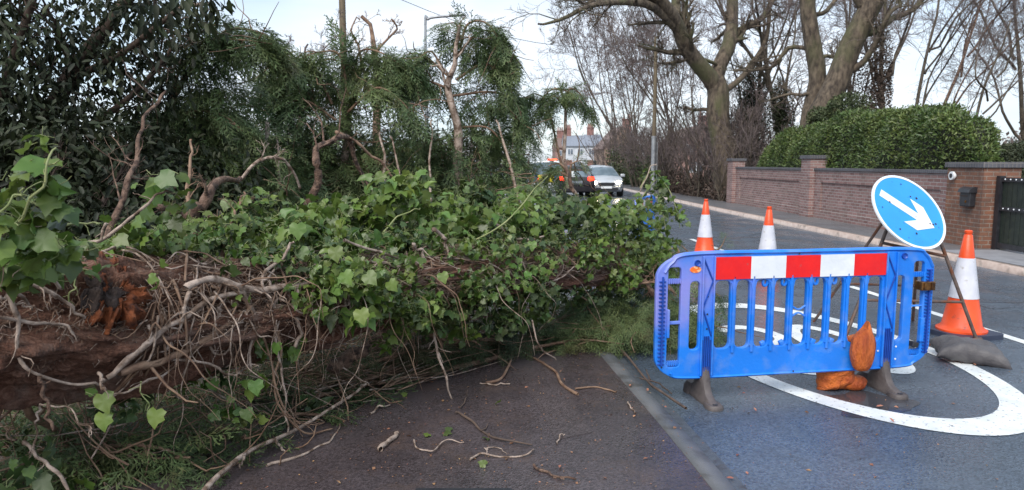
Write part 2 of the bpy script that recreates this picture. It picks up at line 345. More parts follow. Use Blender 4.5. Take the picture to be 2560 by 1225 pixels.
MAT = dict(
 road=wet_asphalt('wet asphalt', (.052, .068, .092), (.080, .100, .130), .13, .38, .45),
 pave=wet_asphalt('footway asphalt', (.044, .034, .036), (.074, .058, .062), .15, .44, .55, patch=(.085, .058, .05)),
 trench=wet_asphalt('patched asphalt', (.052, .040, .041), (.080, .062, .063), .16, .46, .55),
 farpave=wet_asphalt('far footway', (.10, .10, .11), (.14, .135, .14), .3, .6, .3),
 soil=mat('soil', (.035, .022, .015), (.07, .045, .03), rough=.9, scale=8, bump=1, bscale=20),
 grassg=mat('verge', (.035, .04, .02), (.07, .06, .035), rough=.9, scale=6, bump=1, bscale=30),
 kerb=mat('kerb concrete', (.095, .10, .11), (.15, .15, .155), rough=.45, scale=4, bump=.4, bscale=90, c3=(.06, .055, .05), s3=6, p3=(.52, .68)),
 farkerb=mat('far kerb', (.42, .31, .26), (.55, .44, .38), rough=.35, scale=9, bump=.2, bscale=50, c3=(.2, .15, .12), s3=5, p3=(.55, .7)),
 paint=mat('road paint', (.62, .65, .66), (.80, .82, .82), rough=.4, scale=5, bump=.3, bscale=120, c3=(.14, .145, .15), s3=34, p3=(.60, .70)),
 bark=mat('fallen trunk bark', (.045, .022, .016), (.16, .085, .060), rough=.85, scale=9, bump=1, bscale=22, stretch=(.35, 1, 1), c3=(.21, .15, .12), s3=13, p3=(.56, .70), bdist=.05),
 rot=mat('orange rotten wood', (.34, .095, .028), (.07, .022, .012), rough=.85, scale=16, bump=1, bscale=24, bdist=.04),
 hollow=mat('dark hollow wood', (.03, .02, .018), (.06, .04, .033), rough=.9, scale=14, bump=1, bscale=24),
 vine=mat('pale ivy stem', (.27, .20, .16), (.46, .36, .30), rough=.7, scale=14, bump=.6, bscale=60, c3=(.12, .075, .05), s3=18, p3=(.46, .62)),
 vinebr=mat('brown stem', (.13, .07, .045), (.28, .18, .12), rough=.75, scale=12, bump=.6, bscale=50),
 redbr=mat('red brown branch', (.085, .042, .028), (.25, .16, .115), rough=.8, scale=16, bump=1, bscale=40, c3=(.05, .03, .022), s3=22, p3=(.5, .62), bdist=.03),
 greenst=mat('green shoot', (.16, .20, .07), (.26, .27, .12), rough=.6, scale=12),
 twigdk=mat('dark twig', (.05, .035, .03), (.12, .08, .06), rough=.8, scale=10),
 ivy=mat('ivy leaf', (.050, .095, .016), (.105, .155, .030), rough=.36, scale=3, island=.42, trans=.22, spec=.5),
 ivylt=mat('ivy leaf light', (.085, .155, .030), (.15, .22, .050), rough=.4, scale=3, island=.3, trans=.28),
 ivydk=mat('ivy leaf dark', (.028, .055, .014), (.055, .085, .02), rough=.5, scale=3, island=.4, trans=.12),  # same ivy in a deeper green, mixed among the other leaf tones
 ivyyl=mat('yellowing ivy leaf', (.12, .12, .02), (.20, .17, .03), rough=.45, scale=3, island=.4, trans=.3),
 puddle=mat('standing water', (.040, .040, .046), (.05, .05, .058), rough=.12, scale=3, bump=.08, bscale=9),
 darkleaf=mat('dark evergreen leaf', (.014, .020, .011), (.034, .044, .018), rough=.55, scale=2, island=.5, trans=.15, spec=.3),
 cyp=mat('cypress', (.065, .110, .046), (.12, .16, .058), rough=.6, scale=2.2, island=.4, trans=.3, c3=(.12, .11, .045), s3=3, p3=(.6, .75)),
 cypdk=mat('dark cypress', (.034, .055, .022), (.075, .095, .034), rough=.65, scale=2.2, island=.35, trans=.15, c3=(.085, .065, .035), s3=3, p3=(.58, .75)),
 hedge=mat('laurel hedge leaf', (.050, .088, .022), (.115, .155, .042), rough=.42, scale=1.6, island=.5, trans=.18),
 hedgedk=mat('clipped conifer hedge', (.02, .032, .014), (.045, .055, .024), rough=.7, scale=3, island=.4),
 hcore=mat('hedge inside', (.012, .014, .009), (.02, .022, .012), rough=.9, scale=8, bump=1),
 barkA=mat('mossy bark', (.040, .029, .022), (.15, .115, .082), rough=.9, scale=8, bump=1, bscale=14, c3=(.085, .082, .04), s3=1.3, p3=(.50, .66), stretch=(1, 1, .45), bdist=.05),
 barkB=mat('brown bark', (.06, .048, .036), (.12, .095, .07), rough=.9, scale=6, bump=1, bscale=14, bdist=.04),
 barkC=mat('purple twigs', (.11, .085, .085), (.17, .13, .12), rough=.9, scale=4),
 brickw=brick('weathered brick', (.17, .085, .078), (.30, .175, .16), (.34, .31, .30), dirt=(.19, .145, .125), dpos=(.45, .8), dscale=2.2),
 brickp=brick('orange brick', (.25, .105, .06), (.19, .08, .05), (.27, .22, .18), dirt=(.085, .055, .045), dpos=(.38, .66), dscale=4.5),
 coping=brick('blue grey coping', (.075, .075, .09), (.10, .10, .115), (.15, .14, .14), bw=.07, bh=.3, soldier=True),
 metal=mat('galvanised steel', (.25, .26, .28), (.38, .39, .40), rough=.45, metal=.5, scale=6),
 wood=mat('pole timber', (.11, .085, .055), (.18, .14, .09), rough=.85, scale=5, stretch=(6, 6, .4), bump=.5),
 rust=mat('rusty steel frame', (.085, .065, .06), (.17, .12, .10), rough=.6, metal=.3, scale=18, c3=(.16, .06, .03), s3=9, p3=(.5, .6)),
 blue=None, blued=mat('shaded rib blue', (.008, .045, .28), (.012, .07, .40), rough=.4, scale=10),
 rubber=mat('grey brown rubber foot', (.060, .050, .050), (.105, .088, .085), rough=.6, scale=9, bump=.3, bscale=50),
 navy=mat('navy rubber base', (.02, .028, .055), (.035, .045, .08), rough=.55, scale=9),
 red=mat('red reflective sheet', (.78, .014, .014), (.70, .012, .016), rough=.3, scale=12, bump=.15, bscale=14, c3=(.55, .05, .05), s3=22, p3=(.66, .74)),
 white=mat('white reflective sheet', (.74, .76, .80), (.66, .69, .74), rough=.3, scale=10, bump=.15, bscale=14),
 orange=mat('cone orange', (.85, .095, .018), (.72, .07, .015), rough=.38, scale=6, bump=.2, bscale=20, c3=(.36, .06, .03), s3=14, p3=(.64, .74)),
 conew=mat('cone white sleeve', (.68, .68, .74), (.56, .57, .64), rough=.32, scale=8, bump=.25, bscale=60, c3=(.40, .38, .38), s3=18, p3=(.64, .76)),
 signb=mat('sign blue', (.018, .26, .78), (.022, .30, .84), rough=.28, scale=4, c3=(.02, .10, .30), s3=22, p3=(.655, .70)),
 signw=mat('sign white', (.78, .80, .84), (.70, .73, .78), rough=.28, scale=5, c3=(.22, .22, .26), s3=20, p3=(.68, .72)),
 signbk=mat('sign back', (.2, .2, .2), (.3, .3, .3), rough=.5, metal=.4),
 bago=mat('orange sandbag cloth', (.62, .15, .022), (.34, .06, .012), rough=.5, scale=5, bump=1, bscale=13, bdist=.035, stretch=(3, 3, .8)),
 bagg=mat('grey sandbag cloth', (.055, .050, .055), (.10, .092, .095), rough=.5, scale=7, bump=.6, bscale=18),
 brass=mat('old brass clamp', (.25, .12, .035), (.07, .035, .02), rough=.4, metal=.7, scale=25),
 sticker=mat('orange sticker', (.85, .16, .02), (.85, .45, .2), rough=.4, scale=60, pos=(.5, .56)),
 black=mat('black plastic', (.014, .014, .018), (.03, .03, .035), rough=.4, scale=9),
 gate=mat('black green gate', (.010, .016, .013), (.022, .03, .022), rough=.5, scale=9, c3=(.06, .07, .03), s3=40, p3=(.62, .70)),
 silver=mat('silver paint', (.55, .57, .60), (.60, .62, .65), rough=.25, metal=.4),
 vanw=mat('white paint', (.72, .74, .76), (.76, .78, .80), rough=.3),
 carblk=mat('black paint', (.02, .018, .02), (.03, .026, .03), rough=.25),
 glass=mat('car glass', (.10, .14, .17), (.16, .21, .25), rough=.08, scale=3, spec=.9),
 tyre=mat('tyre', (.018, .018, .018), (.03, .03, .03), rough=.8),
 hlamp=emis('headlamp', (1, .82, .55), 30), tlamp=emis('tail lamp', (1, .025, .008), 3.2), blamp=emis('beacon', (1, .05, .015), 3.5), rlamp=emis('red signal', (1, .08, .03), 7),
 yellow=mat('reflective yellow', (.80, .68, .04), (.7, .6, .05), rough=.35), bblue=mat('panel blue', (.03, .12, .5), (.04, .14, .5), rough=.35),
 slate=mat('slate roof', (.17, .19, .23), (.25, .27, .32), rough=.6, scale=8, bump=.4, bscale=10),
 tile=mat('brown tiles', (.15, .10, .085), (.22, .15, .13), rough=.8, scale=8, bump=.4, bscale=10),
 render=mat('pale render', (.50, .53, .58), (.60, .62, .66), rough=.8, scale=3), renderb=mat('tan brick', (.28, .19, .14), (.36, .25, .19), rough=.9, scale=6),
 pinkbr=mat('house brick', (.26, .16, .14), (.32, .2, .17), rough=.9, scale=6), chim=mat('chimney brick', (.20, .10, .09), (.28, .15, .13), rough=.9, scale=9),
 win=mat('window glass', (.10, .12, .15), (.2, .24, .3), rough=.1, scale=1, spec=.8), wfr=mat('window frame', (.7, .7, .7), rough=.5),
 skin=mat('skin', (.5, .3, .22), rough=.6), cloth=mat('dark coat', (.02, .02, .025), (.03, .03, .035), rough=.8), litter=mat('dead leaf', (.22, .09, .05), (.36, .20, .10), rough=.7, scale=30, island=.4),
)
def blue_plastic():
    m = mat('blue barrier plastic', (.010, .165, .66), (.012, .20, .76), rough=.36, scale=3, bump=.12, bscale=40); nt = m.node_tree; L = nt.links.new; b = nt.nodes['Principled BSDF']
    tc = nt.nodes.new('ShaderNodeTexCoord'); sx = nt.nodes.new('ShaderNodeSeparateXYZ'); L(tc.outputs['Object'], sx.inputs[0])
    n = nt.nodes.new('ShaderNodeTexNoise'); n.inputs['Scale'].default_value = 3.2; n.inputs['Detail'].default_value = 4; L(tc.outputs['Object'], n.inputs[0])
    a = nt.nodes.new('ShaderNodeMapRange'); a.inputs[1].default_value = 0; a.inputs[2].default_value = .9; a.inputs[3].default_value = .26; a.inputs[4].default_value = -.10; L(sx.outputs[0], a.inputs[0])
    z = nt.nodes.new('ShaderNodeMapRange'); z.inputs[1].default_value = .30; z.inputs[2].default_value = .55; z.inputs[3].default_value = -.35; z.inputs[4].default_value = 0; L(sx.outputs[2], z.inputs[0])
    s = nt.nodes.new('ShaderNodeMath'); L(n.outputs[0], s.inputs[0]); L(a.outputs[0], s.inputs[1])
    s2 = nt.nodes.new('ShaderNodeMath'); L(s.outputs[0], s2.inputs[0]); L(z.outputs[0], s2.inputs[1])
    q = nt.nodes.new('ShaderNodeMapRange'); q.inputs[1].default_value = .52; q.inputs[2].default_value = .82; q.inputs[4].default_value = .62; L(s2.outputs[0], q.inputs[0])
    old = b.inputs['Base Color'].links[0].from_socket
    x = nt.nodes.new('ShaderNodeMix'); x.data_type = 'RGBA'; L(q.outputs[0], x.inputs[0]); L(old, x.inputs[6]); x.inputs[7].default_value = (.36, .27, .58, 1)
    n2 = nt.nodes.new('ShaderNodeTexNoise'); n2.inputs['Scale'].default_value = 9; n2.inputs['Detail'].default_value = 10; L(tc.outputs['Object'], n2.inputs[0])
    q2 = nt.nodes.new('ShaderNodeMapRange'); q2.inputs[1].default_value = .50; q2.inputs[2].default_value = .80; q2.inputs[4].default_value = .5; L(n2.outputs[0], q2.inputs[0])
    x2 = nt.nodes.new('ShaderNodeMix'); x2.data_type = 'RGBA'; L(q2.outputs[0], x2.inputs[0]); L(x.outputs[2], x2.inputs[6]); x2.inputs[7].default_value = (.20, .30, .52, 1)
    L(x2.outputs[2], b.inputs['Base Color'])
    return m
MAT['blue'] = blue_plastic()
def bark_uv():
    m = bpy.data.materials.new('torn trunk bark'); m.use_nodes = True; nt = m.node_tree; b = nt.nodes['Principled BSDF']; L = nt.links.new; b.inputs['Roughness'].default_value = .85
    tc = nt.nodes.new('ShaderNodeTexCoord')
    def nz(sc, st, d=8, r=.65, dist=0):
        mp = nt.nodes.new('ShaderNodeMapping'); mp.inputs['Scale'].default_value = st; L(tc.outputs['UV'], mp.inputs[0])
        n = nt.nodes.new('ShaderNodeTexNoise'); n.inputs['Scale'].default_value = sc; n.inputs['Detail'].default_value = d; n.inputs['Roughness'].default_value = r; n.inputs['Distortion'].default_value = dist; L(mp.outputs[0], n.inputs[0]); return n.outputs[0]
    def rp(v, a, c, e):
        q = nt.nodes.new('ShaderNodeValToRGB'); el = q.color_ramp.elements; el[0].position = a[0]; el[0].color = (*a[1], 1); el[1].position = e[0]; el[1].color = (*e[1], 1); k = el.new(c[0]); k.color = (*c[1], 1); L(v, q.inputs[0]); return q.outputs[0]
    fib = nz(13, (.55, 3.0, 1), dist=1.4, r=.75)
    c = rp(fib, (.34, (.045, .018, .011)), (.50, (.20, .085, .052)), (.66, (.36, .20, .14)))
    q = nt.nodes.new('ShaderNodeMapRange'); q.inputs[1].default_value = .5; q.inputs[2].default_value = .66; L(nz(2.2, (1, 1.4, 1)), q.inputs[0])
    x = nt.nodes.new('ShaderNodeMix'); x.data_type = 'RGBA'; x.blend_type = 'MIX'; q.inputs[4].default_value = .6; L(q.outputs[0], x.inputs[0]); L(c, x.inputs[6])
    L(rp(nz(26, (.4, 3, 1)), (.36, (.10, .07, .055)), (.5, (.20, .15, .125)), (.66, (.34, .28, .24))), x.inputs[7]); L(x.outputs[2], b.inputs['Base Color'])
    u = nt.nodes.new('ShaderNodeBump'); u.inputs['Strength'].default_value = 1; u.inputs['Distance'].default_value = .05; L(fib, u.inputs['Height'])
    u2 = nt.nodes.new('ShaderNodeBump'); u2.inputs['Strength'].default_value = .8; u2.inputs['Distance'].default_value = .02; L(nz(50, (.4, 2.4, 1)), u2.inputs['Height']); L(u.outputs[0], u2.inputs['Normal']); L(u2.outputs[0], b.inputs['Normal'])
    return m
MAT['barkuv'] = bark_uv()
IVY, IVYN, LONG, QUAD = T_ivy(), T_ivy2(), T_long(), T_quad()
SPR = T_spray(rng_(5)); SPR_S = T_spray(rng_(6), nb=9, w=.026, sub=2)
def ivy_leaves(name, p, a, u, s, m, parent):
    k = (np.arange(len(p)) % 5) < 3
    link(name, scatter_mesh(name, *IVY, p[k], a[k], u[k], s[k]), m, parent)
    if (~k).any(): link(name, scatter_mesh(name, *IVYN, p[~k], a[~k], u[~k], s[~k]*1.05), m, parent)
SPR_N = T_spray(rng_(7), nb=13, w=.013, sub=4, droop=.22)
# ------------------------------------------------------------------ the ground, the road and its markings
def sheet(name, poly, z, m, th=None):
    b = MB(); b.poly([(x, y, z) for x, y in poly]); return tag(b.build(name, m), kind='structure')
def strip(name, left, right, z, m, n=40):      # surface between two lines
    a = smooth_path([(x, y, z) for x, y in left], n); c = smooth_path([(x, y, z) for x, y in right], n)
    v = np.vstack([a, c]); f = [(i, i+n, i+n+1, i+1) for i in range(n-1)]
    return tag(link(name, np_mesh(name, v, f), m), kind='structure')
sheet('ground', [(-900, -20), (900, -20), (900, 1500), (-900, 1500)], -.03, MAT['grassg'])
kl = [(1.32, 0.0), (1.07, 3.4), (.83, 5.75), (.56, 9), (.30, 15), (.2, 30), (-.8, 60), (-4, 110), (-14, 220)]
kr = [(7.45, 0.0), (7.35, 6), (7.22, 13.0), (7.0, 19.4), (6.8, 29), (6.5, 60), (5.6, 110), (-2, 220)]
KLp = smooth_path(kl, 90); KRp = smooth_path(kr, 90)
strip('road', [(x-.01, y) for x, y in kl], [(x+.01, y) for x, y in kr], 0.0, MAT['road'], 90)
def kerb(name, line, w, z, m, side):           # a real raised kerb: top, face
    n = 90; a = smooth_path(line, n); off = np.array([side*w, 0])
    v = []; 
    for p in a: v += [(p[0], p[1], -.02), (p[0]+side*.012, p[1], z), (p[0]+off[0], p[1], z+.003), (p[0]+off[0], p[1], -.02)]
    f = []
    for i in range(n-1):
        for k in range(3): f.append((4*i+k, 4*i+k+1, 4*i+4+k+1, 4*i+4+k))
    return tag(link(name, np_mesh(name, v, f), m), kind='structure')
kerb('kerb', kl, .125, .045, MAT['kerb'], -1)
kerb('kerb', kr, .16, .10, MAT['farkerb'], 1)
strip('pavement', [(-2.3, 0), (-2.5, 3.4), (-2.7, 5.8), (-2.4, 9), (-2, 15), (-2, 30), (-3, 60), (-6, 110), (-16, 220)], [(x-.125, y) for x, y in kl], .045, MAT['pave'], 60)
strip('pavement', [(x+.16, y) for x, y in kr], [(8.5, 0), (8.5, 6), (8.45, 13), (8.45, 19.4), (8.4, 29), (8.2, 60), (7.6, 110), (0, 220)], .10, MAT['farpave'], 60)
strip('pavement_patch', [tuple(G(1250, 905)[:2]), tuple(G(1330, 1010)[:2]), tuple(G(1390, 1120)[:2])], [tuple(G(1400, 905)[:2]), tuple(G(1430, 1010)[:2]), tuple(G(1480, 1100)[:2])], .047, MAT['trench'], 14)
strip('ground_soil', [(-30, -2), (-30, 8), (-30, 20), (-30, 60)], [(-2.2, -2), (-2.4, 3.4), (-1.9, 20), (-3, 60)], .03, MAT['soil'], 30)
# channel of grit beside the kerb
strip('road_channel', [(x+.004, y) for x, y in kl[:6]], [(x+.085, y) for x, y in kl[:6]], .002, mat('gutter concrete', (.066, .076, .092), (.095, .108, .125), rough=.3, scale=30, bump=.5, bscale=90, c3=(.05, .045, .045), s3=14, p3=(.56, .70)), 40)

def ribbon(path, w, close=False):              # flat stroke, path (N,2), width in the same units
    p = np.asarray(path, float); n = len(p)
    t = (np.roll(p, -1, 0)-np.roll(p, 1, 0)) if close else np.gradient(p, axis=0)
    t = t/np.linalg.norm(t, axis=1, keepdims=True); nn_ = np.stack([-t[:, 1], t[:, 0]], 1)
    a, b = p+nn_*w/2, p-nn_*w/2
    k = n if close else n-1
    return np.vstack([a, b]), [(i, (i+1) % n, n+(i+1) % n, n+i) for i in range(k)]
def marking(name, pieces, z=.004):
    vs, fs, o = [], [], 0
    for v, f in pieces:
        vs.append(np.c_[v, np.full(len(v), z)]); fs += [tuple(i+o for i in q) for q in f]; o += len(v)
    return tag(link(name, np_mesh(name, np.vstack(vs), fs), MAT['paint']), kind='structure')
th = np.linspace(0, 2*PI, 90, endpoint=False)
EC = np.array([2.63, 5.95]); SH = -.10
def place(v, sx, sy, c): return np.stack([c[0]+v[:, 0]*sx + SH*(v[:, 1]*sy), c[1]+v[:, 1]*sy], 1)
v, f = ribbon(np.stack([np.cos(th), np.sin(th)], 1)*.93, .14, True)
ring = (place(v, 1.03, 1.98, EC), f)
arc = lambda cx, cy, rx, ry, a0, a1, n=22: [(cx+rx*math.cos(R(a)), cy+ry*math.sin(R(a))) for a in np.linspace(a0, a1, n)]
three = arc(.24, .73, .19, .20, 155, -85)[:-1] + arc(.24, .26, .21, .225, 88, -160)
v3, f3 = ribbon(three, .10); v0, f0 = ribbon([(.25+.20*math.cos(a), .5+.445*math.sin(a)) for a in th], .10, True)
marking('road_marking', [ring, (place(v3, 1.25, 1.66, (2.06, 5.18)), f3), (place(v0, 1.25, 1.66, (2.68, 5.18)), f0)])
def dash(p0, p1, w=.105):
    v, f = ribbon([p0, ((p0[0]+p1[0])/2, (p0[1]+p1[1])/2), p1], w); return v, f
cl = [G(2620, 875), G(2125, 716)]
marking('road_marking', [dash(cl[0][:2], cl[1][:2]), dash((4.95, 2.2), (4.72, 5.0)),
    dash(G(1810, 628)[:2], G(1728, 598)[:2]), dash((3.5, 19), (3.4, 22)), dash((3.4, 25), (3.3, 29))])
rk = rng_(12)
a_ = np.linspace(0, 2*PI, 40, endpoint=False); pc = np.array([G(x, y)[:2] for x, y in [(2165, 1012)]])[0]
po = np.stack([pc[0]+.30*np.cos(a_)*(1+.22*np.sin(3*a_+1)+.12*np.sin(7*a_)), pc[1]+.26*np.sin(a_)*(1+.2*np.sin(2*a_)+.1*np.sin(5*a_+2))], 1)
sheet('puddle', [tuple(q_) for q_ in po], .0022, MAT['puddle'])
def crack(pts, w, seed):
    q = smooth_path([tuple(G(a, c)[:2]) for a, c in pts], 40)+rng_(seed).normal(0, .008, (40, 2)); v, f = ribbon(q, w)
    return tag(link('road_crack', np_mesh('road_crack', np.c_[v, np.full(len(v), .0035)], f), MAT['black']), kind='structure')
crack([(2300, 738), (2380, 752), (2470, 756), (2580, 758)], .012, 1); crack([(2430, 756), (2480, 772), (2540, 770), (2600, 780)], .009, 2); crack([(1870, 590), (1910, 583), (1960, 588)], .02, 3); crack([(1560, 1140), (1570, 1180), (1565, 1240)], .006, 4)
# grit crumbs on the footway and road
r = rng_(11); N = 1500
q = np.stack([r.uniform(-1.6, 1.0, N), r.uniform(3.2, 6.2, N), np.full(N, .049)], 1)
N2 = 900; q2 = np.stack([r.uniform(1.0, 4.8, N2)**1, r.uniform(3.3, 7.5, N2), np.full(N2, .003)], 1)
qq = np.vstack([q, q2]); 
ax = nrm(np.c_[r.normal(size=(N+N2, 2)), np.full(N+N2, .1)])
tag(link('leaf_litter', scatter_mesh('litter', *QUAD, qq, ax, np.tile([0, 0, 1.], (N+N2, 1))+r.normal(0, .3, (N+N2, 3)), r.uniform(.004, .014, N+N2)*np.where(r.random(N+N2) < .08, 2.6, 1)), MAT['litter']), kind='stuff', label='fine crumbs of bark and leaf scattered over the wet pavement', cat='litter')

# ------------------------------------------------------------------ the brick wall, piers and gate
XW = 8.42
def pier(name, y0, y1, x0, x1, h, m, coph=.10, label='', over=.04):
    e = empty(name, ((x0+x1)/2, (y0+y1)/2, .10), label=label, cat='brick pier')
    b = MB(); b.box((0, 0, h/2), (x1-x0, y1-y0, h)); b.build('shaft', m, e)
    b = MB(); b.box((0, 0, h+coph/2+.001), (x1-x0+2*over, y1-y0+2*over, coph), bev=.008); b.build('coping', MAT['coping'], e)
    return e
def wall(y0, y1, label, h=1.30):
    e = empty('garden_wall', (XW, y0, .10), label=label, cat='brick wall')
    b = MB(); L_ = y1-y0
    b.box((.13, L_/2, h/2), (.22, L_, h))
    fr = .05                                    # raised surround leaves a sunk panel
    pb, pt, m_ = .22, h-.32, .45
    b.box((0, L_/2, pb/2), (.042, L_, pb)); b.box((0, L_/2, (h+pt)/2), (.042, L_, h-pt))
    b.box((0, m_/2, (pb+pt)/2), (.042, m_, pt-pb)); b.box((0, L_-m_/2, (pb+pt)/2), (.042, m_, pt-pb))
    b.build('brickwork', MAT['brickw'], e)
    b = MB(); b.box((.10, L_/2, h+.035), (.32, L_, .068), bev=.006); b.build('coping', MAT['coping'], e)
    return e
wall(13.3, 19.55, 'weathered brick garden wall section with sunk panel behind the blue arrow sign')
wall(20.1, 26.4, 'weathered brick garden wall section with sunk panel farthest from the gate')
pier('brick_pier', 19.5, 20.12, XW-.16, XW+.30, 1.62, MAT['brickw'], label='middle brick pier with dark coping between the two wall sections')
pier('brick_pier', 26.35, 27.0, XW-.16, XW+.30, 1.58, MAT['brickw'], label='far end brick pier of the garden wall beside the bare thicket')
gp = pier('gate_pier', 12.25, 13.28, XW-.2, XW+.45, 1.42, MAT['brickp'], coph=.10, label='orange brick gate pier with dark soldier course coping and letter box')
gp['category'] = 'gate pier'
lb = empty('letter_box', (XW-.2, 12.55, 1.02), label='black metal letter box fixed to the orange brick gate pier', cat='letter box')
b = MB(); b.box((-.06, 0, -.06), (.12, .28, .26), bev=.02); b.build('body', MAT['black'], lb)
b = MB(); b.prism([(-.15, .06), (-.13, .12), (-.06, .16), (0, .16), (0, .06)], -.16, .16); b.build('lid', MAT['black'], lb)
b = MB(); b.box((-.125, 0, .0), (.008, .17, .02)); b.build('slot', MAT['hollow'], lb)
b = MB(); b.lathe([(0, .006), (.025, .006), (.025, 0)], 10, (-.121, -.05, -.1), axis='Y'); o = b.build('badge', MAT['brass'], lb)
wl = empty('wall_lamp', (XW-.205, 13.05, 1.37), label='round white security lamp high on the gate pier', cat='lamp')
b = MB()
for (r0, r1, x) in ((.075, .045, -.05),):
    b.tube([(0, 0, 0), (-.03, 0, 0)], .05, 16); b.tube([(-.03, 0, 0), (-.07, 0, 0)], .078, 16)
b.build('housing', MAT['vanw'], wl)
b = MB(); b.tube([(-.071, 0, 0), (-.078, 0, 0)], .042, 14); b.build('lens', MAT['black'], wl)
g = empty('driveway_gate', (XW+.02, 12.22, .10), label='solid black green driveway gate with rows of pale studs beside the orange pier', cat='gate')
b = MB(); b.box((.03, -.05, .64), (.09, .10, 1.28)); b.box((.03, -1.9, 1.22), (.06, 3.6, .07)); b.box((.03, -1.9, .72), (.06, 3.6, .07)); b.box((.03, -1.9, .08), (.06, 3.6, .09)); b.build('frame', MAT['black'], g)
b = MB()
for i in range(30): b.box((.045, -.16-.12*i, .64), (.018+.004*(i % 2), .112, 1.14))
b.build('boards', MAT['gate'], g)
for z in (1.225, .725):
    for i in range(12):
        b = MB(); b.lathe([(0, .012), (.010, .009), (.014, 0), (0, -.004)], 8); o = b.build('stud', MAT['signw'], g, loc=(-.003, -.2-.13*i, z), rot=(0, -PI/2, 0))
strip('driveway', [(7.52, 9.5), (7.45, 11), (7.40, 12.1)], [(13, 9.5), (13, 11), (13, 12.1)], .104, mat('drive slabs', (.22, .22, .24), (.30, .30, .32), rough=.5, scale=5), 8)

# ------------------------------------------------------------------ hedges
def hedge(name, sects, m, n, size, label, tmpl=LONG, mcore=None, seed=1, lump=.12):
    # sects: list of (y, x0, x1, z0, ztop)
    r = rng_(seed); e = empty(name, ((sects[0][1]+sects[0][2])/2, sects[0][0], 0), label=label, cat='hedge'); base = np.array(e.location)
    s = np.array(sects, float); K = 26; prof = []
    ths = np.linspace(0, PI, K)
    ys = np.linspace(s[0, 0], s[-1, 0], 60); itp = lambda c: np.interp(ys, s[:, 0], s[:, c])
    x0, x1, z0, zt = itp(1), itp(2), itp(3), itp(4)
    hw = (x1-x0)/2; cxx = (x0+x1)/2
    ce = lambda a: np.sign(np.cos(a))*np.abs(np.cos(a))**.45
    se = lambda a: np.abs(np.sin(a))**.6
    X = cxx[:, None]-hw[:, None]*ce(ths)[None]; Z = z0[:, None]+(zt-z0)[:, None]*se(ths)[None]
    nz = np.zeros_like(X)
    for _ in range(14):
        a, b_, ph = r.uniform(.6, 3.5), r.uniform(.6, 4), r.uniform(0, 6)
        nz += np.sin(a*ys[:, None]+b_*(Z+X*.7)+ph)
    nz = nz/14*lump*2.5
    V = np.stack([X+nz*(-ce(ths))[None], np.repeat(ys[:, None], K, 1), Z+nz*se(ths)[None]], -1)
    vv = V.reshape(-1, 3)
    f = [(i*K+j, i*K+j+1, (i+1)*K+j+1, (i+1)*K+j) for i in range(59) for j in range(K-1)]
    ins = vv-base; ctr = np.stack([np.repeat(cxx, K), vv[:, 1], np.repeat(z0*.5+zt*.5, K)], 1)-base
    ins2 = ins+(ctr-ins)*.08
    ff = f+[tuple([0*K+j for j in range(K)][::-1][:4])]
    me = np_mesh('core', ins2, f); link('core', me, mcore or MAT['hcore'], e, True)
    # leaves over the surface
    A = r.uniform(0, 58.999, n); Bq = r.uniform(0, K-1.001, n); i = A.astype(int); j = Bq.astype(int); fa, fb = (A-i)[:, None], (Bq-j)[:, None]
    p = (V[i, j]*(1-fa)+V[i+1, j]*fa)*(1-fb)+(V[i, j+1]*(1-fa)+V[i+1, j+1]*fa)*fb
    du = V[i+1, j]-V[i, j]; dv = V[i, j+1]-V[i, j]; nr = nrm(np.cross(dv, du)); 
    cc = np.stack([cxx[i], p[:, 1], (z0[i]+zt[i])/2], 1); sg = np.sign(((p-cc)*nr).sum(1, keepdims=True)); nr = nr*sg
    # ends
    m_e = n//14
    p += nr*r.normal(0, .045, (n, 1))-nr*.02
    ax_ = nrm(nr*.6+rand_dirs(r, n)*.8+np.array([0, 0, .25])); up = nrm(nr+rand_dirs(r, n)*.7)
    ne = n//12; 
    for (k, sy) in ((0, -1), (59, 1)):
        aa = r.uniform(0, PI, ne); rr = r.random(ne)**.5
        q = np.stack([cxx[k]-hw[k]*ce(aa)*rr, np.full(ne, ys[k])+r.normal(0, .05, ne), (z0[k]+(zt[k]-z0[k])*se(aa)*rr)], 1)
        p = np.vstack([p, q]); d = nrm(np.array([0, sy, .3])+rand_dirs(r, ne)*.8); ax_ = np.vstack([ax_, d]); up = np.vstack([up, nrm(np.array([0, sy, .5])+rand_dirs(r, ne)*.6)])
    link('leaves', scatter_mesh('leaves', *tmpl, p-base, ax_, up, r.uniform(.6, 1.25, len(p))*size), m, e)
    return e
hedge('laurel_hedge', [(13.5, 8.95, 9.35, .9, 1.7), (13.75, 8.82, 9.5, .8, 2.15), (14.3, 8.72, 9.65, .8, 2.5), (15.2, 8.7, 9.9, .8, 2.76), (17, 8.7, 10.3, .8, 2.83), (20, 8.7, 10.5, .8, 2.78), (23, 8.7, 10.6, .8, 2.68), (25.0, 8.8, 10.4, .8, 2.3), (25.9, 9.0, 10.1, .8, 1.75)],
      MAT['hedge'], 60000, .085, 'rounded bright green laurel hedge above the brick garden wall', seed=3, lump=.26)
hedge('conifer_hedge', [(13.6, 9.72, 15.0, 0, 1.95), (14.2, 9.70, 15.0, 0, 2.02), (15.6, 9.95, 15.0, 0, 2.06), (16.2, 10.3, 15.0, 0, 1.9)], MAT['hedgedk'], 42000, .05, 'flat topped dark clipped conifer hedge behind the driveway gate', tmpl=QUAD, seed=4, lump=.05)

